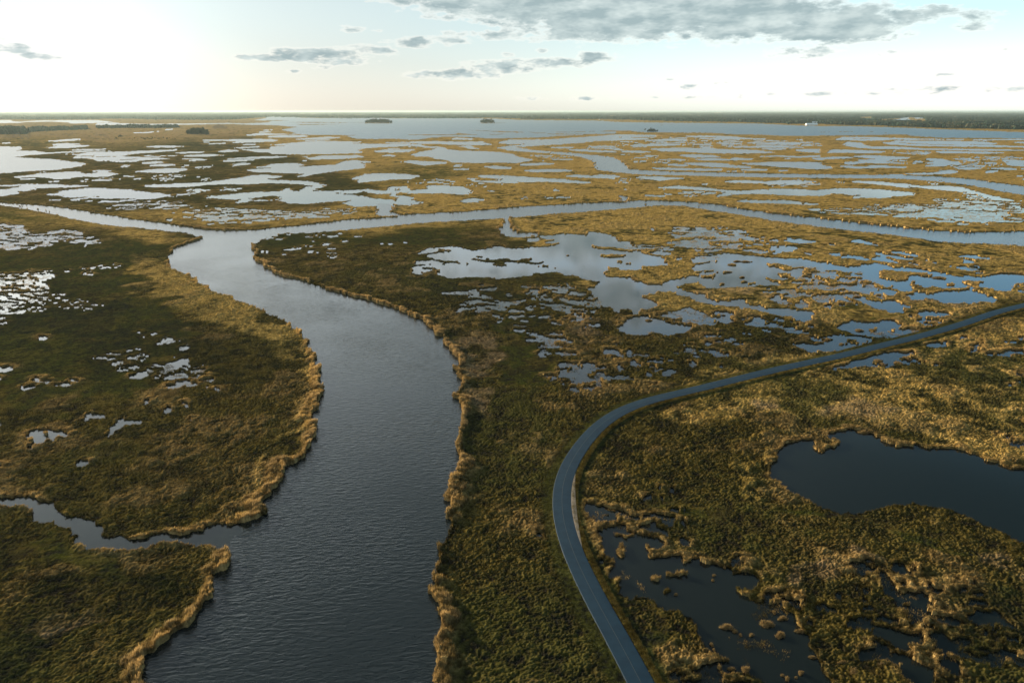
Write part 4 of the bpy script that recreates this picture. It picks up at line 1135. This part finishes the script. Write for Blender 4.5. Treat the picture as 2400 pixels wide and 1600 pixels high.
def clump(kind, tile, x0, x1, y0, y1, h0, h1, n, label, group):
    for i in range(n):
        x = x0+(x1-x0)*(i+random.uniform(.15, .85))/n
        e = 1-abs(2*(x-x0)/(x1-x0)-1)**3*.45
        tree(kind if kind != 'mix' else random.choice(('pine', 'round')), tile, x, random.uniform(y0, y1), random.uniform(h0, h1)*e, label, group)
clump('bushy', 'B', 1845, 2150, 156, 162, 40, 54, 34, 'dark tree in the long wooded islet in the lake, left of the small one', 'trees of the long lake islet')
clump('bushy', 'C', 818, 972, 157, 162, 36, 54, 18, 'dark tree in the small domed islet alone in the middle of the lake', 'trees of the small lake islet')
clump('bushy', 'D', 372, 496, 260, 265, 26, 46, 9, 'dark tree of the clump standing on the marsh tongue at the near lake shore', 'trees on the marsh tongue by the lake')
tree('round', 'D', 352, 252, 30, 'thin lone tree just left of the clump on the marsh tongue by the lake', 'trees on the marsh tongue by the lake')
clump('mix', 'B', 1320, 1480, 98, 105, 20, 32, 12, 'tree on the far left shore of the lake, in the longer clump', 'trees on the far left lake shore')
clump('mix', 'B', 1540, 1700, 106, 122, 12, 24, 9, 'small tree on the broken marsh point right of the far left shore clump', 'trees on the broken lake point')
clump('mix', 'B', 1165, 1258, 88, 93, 20, 30, 7, 'tree in the small clump farthest left on the lake shore', 'trees farthest left on the lake shore')
clump('bushy', 'A', 2150, 2400, 284, 294, 62, 88, 26, 'dark tree of the dense square grove alone on the tan meadow', 'grove on the tan meadow')
clump('round', 'A', 1362, 1412, 330, 336, 34, 44, 3, 'rounded tree of the lone group among bare trunks on the tan meadow', 'lone rounded trees on the tan meadow')
tree('round', 'A', 1337, 345, 32, 'slim tree just left of the lone rounded group on the tan meadow', 'lone rounded trees on the tan meadow')
clump('round', 'A', 1440, 2060, 340, 362, 18, 30, 26, 'low scrubby tree in the loose row along the near edge of the tan meadow', 'scrub row on the tan meadow')
clump('bare', 'A', 5, 360, 315, 348, 40, 58, 30, 'bare dead tree standing on the tan meadow before the left woods', 'dead trees before the left woods')
clump('bare', 'A', 380, 1000, 296, 318, 22, 42, 22, 'bare dead tree on the open tan meadow right of the left woods', 'dead trees on the open tan meadow')
clump('bare', 'A', 1000, 1440, 305, 385, 28, 46, 22, 'bare dead tree around the lone rounded trees on the tan meadow', 'dead trees around the lone rounded trees')
clump('bare', 'B', 85, 260, 215, 236, 40, 58, 22, 'bare dead tree in the thin stand right of the square grove', 'dead trees right of the square grove')
clump('round', 'A', 190, 230, 348, 356, 20, 28, 2, 'small dark tree at the near edge of the meadow below the left woods', 'small trees below the left woods')
clump('mix', 'C', 1340, 1412, 114, 119, 24, 36, 8, 'tree of the dark knot on the tan far shore, middle of the lake', 'tree knot on the far lake shore')
clump('mix', 'D', 1950, 2190, 162, 170, 22, 40, 18, 'tall tree on the far lake shore just left of the long white shed', 'trees left of the white shed')
clump('mix', 'E', 100, 700, 176, 186, 20, 40, 36, 'tall dark tree along the far lake shore right of the long white shed', 'shore trees right of the white shed')
clump('mix', 'E', 720, 1900, 198, 226, 22, 48, 44, 'mixed green tree along the right half of the far lake shore', 'shore trees at the right')
clump('mix', 'D', 380, 1400, 132, 146, 14, 34, 44, 'mixed tree along the far lake shore left of the brown wood', 'shore trees in the middle')

# ---------------------------------------------------------------- sheds and houses on the far shore
white, nt, b = new_mat('white_boards'); b.inputs['Base Color'].default_value = (.78, .78, .76, 1); b.inputs['Roughness'].default_value = .5
roofm, nt, b = new_mat('white_metal_roof'); b.inputs['Base Color'].default_value = (.80, .82, .82, 1); b.inputs['Roughness'].default_value = .35
grey, nt, b = new_mat('grey_shingle'); b.inputs['Base Color'].default_value = (.22, .21, .20, 1); b.inputs['Roughness'].default_value = .8
glassd, nt, b = new_mat('dark_glass'); b.inputs['Base Color'].default_value = (.03, .04, .05, 1); b.inputs['Roughness'].default_value = .1
def building(name, cat, label, group, tile, x, y, L, D, eave, ridge, turn, rm, nwin):
    ox, oy, sc = TILES[tile]; gx, gy, _ = ground_xy(ox+x/sc, oy+y/sc)
    o = bpy.data.objects.new(name, None); COL.objects.link(o); o.location = (float(gx), float(gy), 1.0); o.rotation_euler = (0, 0, turn)
    o['label'] = label; o['category'] = cat
    if group: o['group'] = group
    a, d = L/2, D/2
    wv = np.array([(-a, -d, -1), (a, -d, -1), (a, d, -1), (-a, d, -1), (-a, -d, eave), (a, -d, eave), (a, d, eave), (-a, d, eave)])
    wf_ = np.array([(0, 1, 5, 4), (1, 2, 6, 5), (2, 3, 7, 6), (3, 0, 4, 7)])
    link('wall', mesh_from('wall', wv, wf_, 4), white, o)
    e = .6; t = .25
    rv = np.array([(-a-e, -d-e, eave-.1), (a+e, -d-e, eave-.1), (a+e, 0, ridge), (-a-e, 0, ridge), (-a-e, d+e, eave-.1), (a+e, d+e, eave-.1)])
    rv = np.r_[rv, rv+np.array((0, 0, t))]
    rf = np.array([(0, 1, 2, 3), (3, 2, 5, 4), (6, 9, 8, 7), (9, 10, 11, 8), (0, 6, 7, 1), (4, 5, 11, 10), (0, 3, 9, 6), (3, 4, 10, 9), (1, 7, 8, 2), (2, 8, 11, 5)])
    link('roof', mesh_from('roof', rv, rf, 4), rm, o)
    gb = np.array([(-a, -d, eave), (-a, d, eave), (-a, 0, ridge-.15), (a, -d, eave), (a, d, eave), (a, 0, ridge-.15)])
    link('gable', mesh_from('gable', gb, np.array([(0, 2, 1), (3, 4, 5)]), 3), white, o)
    for k in range(nwin):
        wx_ = -a+L*(k+.5)/nwin; s = min(2.0, L/nwin*.3)
        vv = np.array([(wx_-s, -d-.06, eave*.3), (wx_+s, -d-.06, eave*.3), (wx_+s, -d-.06, eave*.75), (wx_-s, -d-.06, eave*.75)])
        vv = np.r_[vv, vv+np.array((0, .05, 0))]
        link('window', mesh_from('window', vv, np.array([(0, 1, 2, 3), (0, 4, 5, 1), (1, 5, 6, 2), (2, 6, 7, 3), (3, 7, 4, 0)]), 4), glassd, o)
building('shed', 'shed', 'long white shed with a pale roof at the far lake shore', None, 'D', 2262, 186, 98, 34, 8, 17, .02, roofm, 8)
building('shed', 'shed', 'second white shed close behind the long one on the far shore', None, 'D', 2285, 164, 92, 34, 8, 16, .02, roofm, 6)
for i, (t, x, y) in enumerate([('D', 1640, 136), ('D', 1665, 137), ('D', 1772, 130), ('D', 2215, 136), ('D', 2258, 132), ('C', 1828, 112), ('C', 2180, 122), ('C', 820, 94), ('C', 880, 94)]):
    lab = ['white house among trees on the far shore, left one of a close pair', 'white house among trees on the far shore, right one of a close pair', 'lone white house behind the brown wood on the far shore',
           'white house up in the trees above the long white shed, left of two', 'white house up in the trees above the long white shed, right of two', 'white cottage on the tan far shore right of the dark tree knot',
           'white cottage at the right end of the tan far shore', 'left of two tiny white houses beyond the small islet', 'right of two tiny white houses beyond the small islet'][i]
    building('house', 'house', lab, 'white houses on the far shore', t, x, y, 17, 10, 7, 12, random.uniform(-.5, .5), grey, 4)
for i, (x, y) in enumerate([(18, 166), (48, 168), (76, 163), (108, 170), (136, 162)]):
    building('house', 'house', ['white house nearest the long shed in the shore hamlet', 'second white house from the shed in the shore hamlet', 'middle white house of the shore hamlet', 'white house next to last in the hamlet row going right', 'last white house of the shore hamlet, by the dark trees'][i],
             'white houses of the shore hamlet', 'E', x, y, 16, 10, 6, 11, random.uniform(-.5, .5), grey, 4)

# ---------------------------------------------------------------- single reed clumps standing in the open water
def clump_mesh(seed, elong, n=260):
    r = np.random.default_rng(seed)
    nu, nv_ = 18, 7; V = []; 
    th = np.linspace(0, 2*np.pi, nu, endpoint=False)
    lobes = 1+.28*np.sin(2*th+r.uniform(0, 6))+.18*np.sin(3*th+r.uniform(0, 6))+.10*np.sin(5*th+r.uniform(0, 6))
    for k in range(nv_):
        q = k/(nv_-1); R = 1-q**2.2; z = -.5+1.05*(q**.55)
        for a, L in zip(th, lobes):
            j = 1+r.normal(0, .07); V.append((elong*R*L*j*math.cos(a), R*L*j*math.sin(a), z+r.normal(0, .07)*(k > 0)))
    F = [(k*nu+i, k*nu+(i+1) % nu, (k+1)*nu+(i+1) % nu, (k+1)*nu+i) for k in range(nv_-1) for i in range(nu)]
    V = np.array(V); F = np.array(F)
    tris = np.concatenate([F[:, [0, 1, 2]], F[:, [0, 2, 3]]])
    c0 = np.zeros((len(V), 3))+np.array((.15, .11, .05)); c0 *= r.uniform(.6, 1.3, (len(V), 1))
    # blades
    a = r.uniform(0, 6.283, n); q = np.sqrt(r.uniform(0, 1, n)); LL = np.interp(a, np.r_[th, 2*np.pi], np.r_[lobes, lobes[0]])
    bx = elong*q*LL*np.cos(a); by = q*LL*np.sin(a); bz = .45*(1-q**2.4)-.1
    h = r.uniform(.25, .62, n); w = r.uniform(.05, .10, n); d = r.uniform(0, 3.14, n)
    ox = q*np.cos(a)*.22+r.normal(.05, .1, n); oy = q*np.sin(a)*.22+r.normal(0, .1, n)
    B = np.empty((n, 3, 3)); B[:, 0] = np.c_[bx-np.cos(d)*w, by-np.sin(d)*w, bz]; B[:, 1] = np.c_[bx+np.cos(d)*w, by+np.sin(d)*w, bz]; B[:, 2] = np.c_[bx+ox, by+oy, bz+h]
    bc = np.repeat(np.array((.20, .145, .068))*r.uniform(.6, 1.35, (n, 1)), 3, 0)
    VV = np.concatenate([V, B.reshape(-1, 3)]); FF = np.concatenate([tris, np.arange(3*n).reshape(-1, 3)+len(V)])
    me = mesh_from('reed_clump', VV, FF, 3, np.concatenate([c0, bc])); me.materials.append(M_REED); return me
CM = {(e, s): clump_mesh(10*e+s, 1+.45*e) for e in (0, 1, 3) for s in range(3)}
def reed_clump(tile, x, y, r, label, group, el=None, turn=None):
    ox, oy, sc = TILES[tile]; gx, gy, gz = ground_xy(ox+x/sc, oy+y/sc)
    R = r/sc*gz/FOC
    e = el if el is not None else (0 if R < .8 else random.choice((0, 1)))
    o = link('reed_clump', CM[e, random.randrange(3)], None, None, label=label, category='reed clump', group=group)
    o.location = (float(gx), float(gy), 0); hs = min(1.5, .55+R*.55)
    o.scale = (R/(1+.45*e)*1.05, R/(1+.45*e)*1.05, hs); o.rotation_euler = (0, 0, turn if turn is not None else random.uniform(-.3, .3)+(0 if e else random.uniform(0, 6)))
    return o
G1 = 'reed clumps in the dark roadside pond'
for tile, x, y, r, el, lab in [
    ('i', 550, 1185, 34, 0, 'large pale gold reed clump in the dark roadside pond, above its twin'),
    ('i', 642, 1258, 28, 0, 'large gold reed clump in the dark roadside pond, just below its paler twin'),
    ('i', 600, 1108, 12, 0, 'small round gold clump close under the right bank of the roadside pond'),
    ('i', 655, 1148, 26, 1, 'brown reed clump against the right bank of the roadside pond'),
    ('i', 770, 1232, 26, 1, 'ragged low clump off the right bank of the roadside pond'),
    ('i', 290, 1205, 36, 1, 'ragged olive clump mid roadside pond, left of the large gold pair'),
    ('i', 345, 1232, 14, 0, 'small clump touching the lower right of the ragged olive clump'),
    ('i', 380, 1255, 9, 0, 'tiny clump between the ragged olive clump and the gold pair'),
    ('i', 450, 1256, 13, 0, 'tiny dark clump just left of the large gold pair'),
    ('i', 850, 1403, 18, 1, 'narrow upright gold clump in the open lower part of the roadside pond'),
    ('i', 898, 1356, 9, 0, 'tiny round clump above the narrow upright gold one'),
    ('i', 1050, 1440, 34, 3, 'long gold clump lying slantwise in the lower roadside pond'),
    ('i', 1122, 1500, 31, 0, 'broad gold clump at the lower end of the long slanting one'),
    ('i', 1046, 1536, 13, 0, 'small round gold clump under the long slanting one'),
    ('i', 655, 1520, 9, 0, 'tiny gold clump left in the trio near the bottom of the roadside pond'),
    ('i', 686, 1542, 16, 0, 'gold clump in the trio near the bottom of the roadside pond, the middle and lowest'),
    ('i', 775, 1505, 20, 1, 'gold clump at the right of the trio near the bottom of the roadside pond'),
    ('i', 745, 1535, 7, 0, 'speck of a clump between the middle and right ones of the bottom trio'),
    ('i', 320, 1480, 20, 1, 'olive clump off the lower left reed bed of the roadside pond'),
    ('i', 412, 1485, 32, 1, 'larger olive clump just right of another off the lower left reed bed'),
    ('i', 205, 865, 9, 0, 'tiny pale clump alone in the upper roadside pond, upper of two'),
    ('i', 198, 897, 8, 0, 'tiny pale clump alone in the upper roadside pond, lower of two'),
    ('i', 275, 812, 10, 0, 'tiny gold clump hugging the upper right bank of the roadside pond'),
    ('i', 1190, 1285, 20, 0, 'round brown clump at the tip of the right bank of the roadside pond'),
    ('i', 1300, 1452, 26, 0, 'bright gold clump at the end of the reed spit in the roadside pond'),
    ('h', 2195, 990, 9, 0, 'tiny clump right of the olive clump group in the upper roadside pond'),
    ('h', 2095, 872, 7, 0, 'tiny clump above the broad olive one in the upper roadside pond'),
    ('i', 1535, 970, 18, 1, 'orange gold clump near the top of the small pool right of the roadside pond'),
    ('i', 190, 1318, 12, 0, 'small gold clump above the lower left reed bed of the roadside pond'),
    ('i', 130, 1335, 10, 0, 'small olive clump left of another above the lower left reed bed'),
    ('i', 205, 1352, 9, 0, 'tiny olive clump just below the small gold one by the lower left reed bed'),
    ('i', 1165, 1275, 9, 0, 'tiny gold clump left of the round brown one at the bank tip')]:
    reed_clump(tile, x, y, r, lab, G1, el)
G2 = 'reed clumps in the big still pond'
for tile, x, y, r, el, lab in [
    ('f', 1065, 1457, 27, 0, 'small round gold clump under the upper bank of the big still pond'),
    ('f', 1205, 1490, 46, 1, 'wide gold clump in the big still pond, right of the small round one')]:
    reed_clump(tile, x, y, r, lab, G2, el)
G3 = 'reed clumps in the blue ditch by the road'
for tile, x, y, r, lab in [('f', 1415, 1042, 22, 'gold clump alone by the lower side of the blue ditch along the road'), ('f', 1282, 1028, 20, 'gold clump in the middle of the blue ditch along the road'),
                           ('f', 1472, 1010, 24, 'gold clump at the right end of the blue ditch along the road'), ('f', 1310, 1050, 18, 'brown clump just below the middle one in the blue ditch')]:
    reed_clump(tile, x, y, r, lab, G3, 0)
G4 = 'reed islets in the branching blue lagoon'
for tile, x, y, r, lab in [('R', 260, 456, 24, 'small dark islet in the enclosed left bay of the branching lagoon'), ('R', 343, 482, 18, 'low dark islet right of another in the enclosed left bay of the lagoon'),
                           ('R', 1497, 580, 40, 'flat olive islet in the middle of the open lagoon'), ('R', 1665, 640, 24, 'small islet above a rounder gold one in the open lagoon'),
                           ('R', 1688, 690, 28, 'rounded gold islet near the lower shore of the open lagoon'), ('R', 1432, 716, 28, 'flat islet close to the lower left shore of the open lagoon'),
                           ('R', 1378, 582, 14, 'tiny islet off the tip of the reed spit in the open lagoon'), ('R', 1545, 495, 38, 'starry low islet in the upper part of the open lagoon'),
                           ('R', 1602, 456, 36, 'slanting narrow islet in the upper part of the open lagoon'), ('R', 1700, 460, 44, 'long flat islet below the upper shore of the open lagoon'),
                           ('R', 1772, 460, 8, 'speck of reed right of the long flat islet in the lagoon'), ('R', 590, 1135, 28, 'round islet in the triangular pool below the lagoon narrows'),
                           ('Q', 1915, 388, 14, 'small gold islet left of the shoal at the lagoon narrows'), ('Q', 668, 476, 12, 'dark speck of reed right of the flat islet in the pale bay'),
                           ('Q', 540, 330, 30, 'flat narrow islet in the upper pale bay'), ('Q', 1580, 512, 10, 'dark speck of reed by the tip of the long islet in the pale bay'),
                           ('Q', 1770, 532, 9, 'dark speck of reed alone off the lower shore of the pale bay'), ('R', 2075, 290, 14, 'dark islet in the small round pool above the lagoon'),
                           ('S', 645, 768, 32, 'islet in the narrow passage left of the deep blue pool'), ('S', 1275, 678, 30, 'flat islet above the deep blue lagoon arm'),
                           ('S', 1490, 575, 50, 'narrow slanting islet in the right arm of the lagoon'), ('S', 670, 1112, 30, 'islet alone in the left part of the roadside lagoon'),
                           ('V', 1213, 597, 30, 'round gold islet in the lower part of the roadside lagoon'), ('V', 1358, 642, 22, 'small gold islet right of the round one in the roadside lagoon'),
                           ('V', 155, 347, 16, 'round speck of reed in the pool left of the shared spit')]:
    reed_clump(tile, x, y, r, lab, G4)

# ---------------------------------------------------------------- sky with clouds
world = bpy.data.worlds.new('World'); scene.world = world; world.use_nodes = True
nt = world.node_tree; nt.nodes.clear()
N = nt.nodes.new
out = N('ShaderNodeOutputWorld'); bg = N('ShaderNodeBackground'); bg.inputs['Strength'].default_value = SKY_STRENGTH
lnk(nt, bg.outputs[0], out.inputs['Surface'])
sky = N('ShaderNodeTexSky'); sky.sky_type = 'NISHITA'; sky.sun_disc = False; sky.sun_elevation = SUN_EL; sky.sun_rotation = SUN_AZ
sky.altitude = 100; sky.air_density = AIR; sky.dust_density = DUST; sky.ozone_density = OZONE
tc = N('ShaderNodeTexCoord')
sepx = N('ShaderNodeSeparateXYZ'); lnk(nt, tc.outputs['Generated'], sepx.inputs[0])
def math_(op, a, b=None, c=None, clamp=False):
    n = N('ShaderNodeMath'); n.operation = op; n.use_clamp = clamp
    for i, x in enumerate((a, b, c)):
        if x is None: continue
        if isinstance(x, (int, float)): n.inputs[i].default_value = x
        else: lnk(nt, x, n.inputs[i])
    return n.outputs[0]
az = math_('ARCTAN2', sepx.outputs[0], sepx.outputs[1])
hyp = math_('SQRT', math_('ADD', math_('MULTIPLY', sepx.outputs[0], sepx.outputs[0]), math_('MULTIPLY', sepx.outputs[1], sepx.outputs[1])))
el = math_('ARCTAN2', sepx.outputs[2], hyp)
comb = N('ShaderNodeCombineXYZ'); lnk(nt, math_('MULTIPLY', az, 57.2958), comb.inputs[0]); lnk(nt, math_('MULTIPLY', el, 57.2958), comb.inputs[1])
AE = comb.outputs[0]                        # (bearing, height) in degrees
def bearing(px, py):
    d = Vector(((px-W0/2)/FOC, CP-(py-H0/2)/FOC*SP, -SP-(py-H0/2)/FOC*CP)); return math.degrees(math.atan2(d.x, d.y)), math.degrees(math.asin(d.z/d.length))
BLOBS = '''1500,30,400,78,2 1250,10,330,52,1.8 1760,40,240,66,2 1960,58,210,54,1.8 2140,36,140,24,1.2 2300,48,65,24,.8 1180,84,80,15,.9 1880,122,85,17,.8 1360,72,210,30,1
990,6,120,15,.9 1500,-80,520,80,1 1300,-260,560,110,1 900,-130,220,34,.9 1850,-220,330,90,1 760,131,130,22,1.3 640,136,105,11,1.1 870,118,66,14,.9 965,101,76,15,.9 1055,91,52,19,.9 830,70,34,9,.8 882,73,16,5,.7
1060,175,120,15,1.2 1175,157,96,18,1.2 1285,149,120,15,1.1 1402,134,58,14,.9 1190,128,20,7,.7 1270,119,16,6,.7 20,114,56,18,.9 90,133,60,10,.9 -60,96,90,26,1
690,167,16,5,0.43 1620,200,32,8,0.50 1700,195,28,4,0.43 1572,185,16,4,0.43 1526,209,9,4,0.37 1870,188,16,4,0.43 2352,115,12,6,0.43 2090,122,12,5,0.37 2062,131,9,5,0.37 750,158,28,5,0.43
2320,208,210,8,0.315 1960,221,260,5,0.31 1340,231,130,4,0.255 1620,229,220,4,0.31 2250,174,60,4,0.255
1200,-700,700,150,1 '''
field = None
for bl in BLOBS.split():
    cx, cy, rx, ry, amp = map(float, bl.split(','))
    a0, e0 = bearing(cx, cy); a1, _ = bearing(cx+rx, cy); _, e1 = bearing(cx, cy-ry)
    ra, re = max(.2, abs(a1-a0)), max(.1, abs(e1-e0))
    v = N('ShaderNodeVectorMath'); v.operation = 'MULTIPLY_ADD'; lnk(nt, AE, v.inputs[0])
    v.inputs[1].default_value = (1/ra, 1/re, 0); v.inputs[2].default_value = (-a0/ra, -e0/re, 0)
    l = N('ShaderNodeVectorMath'); l.operation = 'LENGTH'; lnk(nt, v.outputs[0], l.inputs[0])
    d = math_('MULTIPLY_ADD', math_('MULTIPLY', l.outputs['Value'], l.outputs['Value']), -amp, amp)
    field = d if field is None else math_('MAXIMUM', field, d)
def cloud_noise(off, sx=.55, sy=1.5, detail=7):
    m = N('ShaderNodeVectorMath'); m.operation = 'MULTIPLY_ADD'; lnk(nt, AE, m.inputs[0]); m.inputs[1].default_value = (sx, sy, 1); m.inputs[2].default_value = (off[0]*sx, off[1]*sy, 3.7)
    n = N('ShaderNodeTexNoise'); n.inputs['Scale'].default_value = 1; n.inputs['Detail'].default_value = detail; n.inputs['Roughness'].default_value = .6; n.inputs['Distortion'].default_value = .1
    lnk(nt, m.outputs[0], n.inputs['Vector']); return n.outputs['Fac']
n0 = cloud_noise((0, 0), .62, 1.7, 9); s0 = cloud_noise((0, 0), .42, 1.2, 3); n1_ = cloud_noise((1.0, -.5), .42, 1.2, 3)
dens = math_('ADD', field, math_('MULTIPLY_ADD', n0, 4.4, -2.12))
cover = N('ShaderNodeMapRange'); cover.interpolation_type = 'SMOOTHSTEP'; cover.inputs[1].default_value = -.05; cover.inputs[2].default_value = .55; lnk(nt, dens, cover.inputs[0])
body = N('ShaderNodeMapRange'); body.interpolation_type = 'SMOOTHSTEP'; body.inputs[1].default_value = .12; body.inputs[2].default_value = 1.2; lnk(nt, dens, body.inputs[0])
# lit side: where the cloud thins towards the sun
lit = N('ShaderNodeMapRange'); lit.inputs[1].default_value = -.16; lit.inputs[2].default_value = .26; lnk(nt, math_('SUBTRACT', s0, n1_), lit.inputs[0])
tint_ = N('ShaderNodeMix'); tint_.data_type = 'RGBA'; tint_.blend_type = 'MULTIPLY'; tint_.inputs[0].default_value = 1
gam = N('ShaderNodeGamma'); gam.inputs['Gamma'].default_value = SKY_GAMMA; lnk(nt, sky.outputs[0], gam.inputs[0])
hsv = N('ShaderNodeHueSaturation'); hsv.inputs['Saturation'].default_value = SKY_SAT; lnk(nt, gam.outputs[0], hsv.inputs['Color'])
lnk(nt, hsv.outputs[0], tint_.inputs[6])
def sky_ramp(stops):
    ramp = N('ShaderNodeValToRGB'); ramp.color_ramp.interpolation = 'EASE'
    for k, (deg, c_) in enumerate(stops):
        e = ramp.color_ramp.elements[k] if k < 2 else ramp.color_ramp.elements.new(deg/40)
        e.position = deg/40; e.color = (*c_, 1)
    lnk(nt, math_('MULTIPLY', el, 57.2958/40, None, True), ramp.inputs[0]); return ramp.outputs[0]
side = N('ShaderNodeMapRange'); side.interpolation_type = 'SMOOTHSTEP'; side.inputs[1].default_value = -20; side.inputs[2].default_value = 42
lnk(nt, math_('MULTIPLY', az, 57.2958), side.inputs[0])
gmix = N('ShaderNodeMix'); gmix.data_type = 'RGBA'; lnk(nt, side.outputs[0], gmix.inputs[0]); lnk(nt, sky_ramp(SKY_SUNWARD), gmix.inputs[6]); lnk(nt, sky_ramp(SKY_AWAY), gmix.inputs[7])
grad = N('ShaderNodeVectorMath'); grad.operation = 'SCALE'; grad.inputs['Scale'].default_value = SKY_GAIN; lnk(nt, gmix.outputs[2], grad.inputs[0])
lnk(nt, grad.outputs[0], tint_.inputs[7])
# the glare round the low sun levels off to a pale veil near the horizon
capv = N('ShaderNodeVectorMath'); capv.operation = 'SCALE'; capv.inputs['Scale'].default_value = 20; lnk(nt, sky_ramp(SKY_VEIL), capv.inputs[0])
veil = N('ShaderNodeVectorMath'); veil.operation = 'MINIMUM'; lnk(nt, tint_.outputs[2], veil.inputs[0]); lnk(nt, capv.outputs[0], veil.inputs[1])
# cloud light follows the sky around it: dusky body, bright rim
grey_ = N('ShaderNodeMix'); grey_.data_type = 'RGBA'; lnk(nt, lit.outputs[0], grey_.inputs[0]); grey_.inputs[6].default_value = (*CLOUD_DARK, 1); grey_.inputs[7].default_value = (*CLOUD_MID, 1)
rim = N('ShaderNodeMix'); rim.data_type = 'RGBA'; lnk(nt, body.outputs[0], rim.inputs[0]); rc_ = N('ShaderNodeMix'); rc_.data_type = 'RGBA'; rc_.inputs[0].default_value = .42; lnk(nt, veil.outputs[0], rc_.inputs[6]); rc_.inputs[7].default_value = (*CLOUD_RIM, 1)
lnk(nt, rc_.outputs[2], rim.inputs[6]); lnk(nt, grey_.outputs[2], rim.inputs[7])
fin = N('ShaderNodeMix'); fin.data_type = 'RGBA'; lnk(nt, math_('MULTIPLY', cover.outputs[0], .93), fin.inputs[0]); lnk(nt, veil.outputs[0], fin.inputs[6]); lnk(nt, rim.outputs[2], fin.inputs[7])
lnk(nt, fin.outputs[2], bg.inputs['Color'])

# ---------------------------------------------------------------- sun
sd = Vector((math.sin(SUN_AZ)*math.cos(SUN_EL), math.cos(SUN_AZ)*math.cos(SUN_EL), math.sin(SUN_EL)))
sl = bpy.data.lights.new('sun', 'SUN'); sl.energy = SUN_STRENGTH; sl.angle = rad(.5); sl.color = SUN_COLOR
so = bpy.data.objects.new('sun', sl); COL.objects.link(so); so.rotation_euler = (-sd).to_track_quat('-Z', 'Y').to_euler(); so.location = (-300, 300, 200)

# ---------------------------------------------------------------- air
hz = bpy.data.materials.new('air'); hz.use_nodes = True; nt2 = hz.node_tree; nt2.nodes.clear()
o_ = nt2.nodes.new('ShaderNodeOutputMaterial'); pv = nt2.nodes.new('ShaderNodeVolumePrincipled')
pv.inputs['Color'].default_value = (*HAZE_COLOR, 1); pv.inputs['Density'].default_value = HAZE; pv.inputs['Anisotropy'].default_value = .3
nt2.links.new(pv.outputs[0], o_.inputs['Volume'])
HB = 168000; z0, z1 = -3.0, CAM_H+12
hv = np.array([(-HB, -HB, z0), (HB, -HB, z0), (HB, HB, z0), (-HB, HB, z0), (-HB, -HB, z1), (HB, -HB, z1), (HB, HB, z1), (-HB, HB, z1)])
if HAZE: link('haze', mesh_from('haze', hv, np.array([(3, 2, 1, 0), (4, 5, 6, 7), (0, 1, 5, 4), (1, 2, 6, 5), (2, 3, 7, 6), (3, 0, 4, 7)]), 4), hz, kind='stuff')

# ---------------------------------------------------------------- camera and view
cam = bpy.data.cameras.new('camera'); cam.sensor_width = 36; cam.lens = 36*FOC/W0; cam.clip_start = .5; cam.clip_end = 400000
co = bpy.data.objects.new('camera', cam); COL.objects.link(co); co.location = (0, 0, CAM_H); co.rotation_euler = (math.pi/2-PITCH, 0, 0)
scene.camera = co
vs = scene.view_settings; vs.view_transform = 'Standard'; vs.look = 'None'; vs.gamma = 1; vs.exposure = EXPOSURE; vs.use_curve_mapping = False
scene.cycles.max_bounces = 6; scene.cycles.diffuse_bounces = 2; scene.cycles.glossy_bounces = 3; scene.cycles.transmission_bounces = 3; scene.cycles.volume_bounces = 0
scene.cycles.sample_clamp_indirect = 6; scene.cycles.use_denoising = True
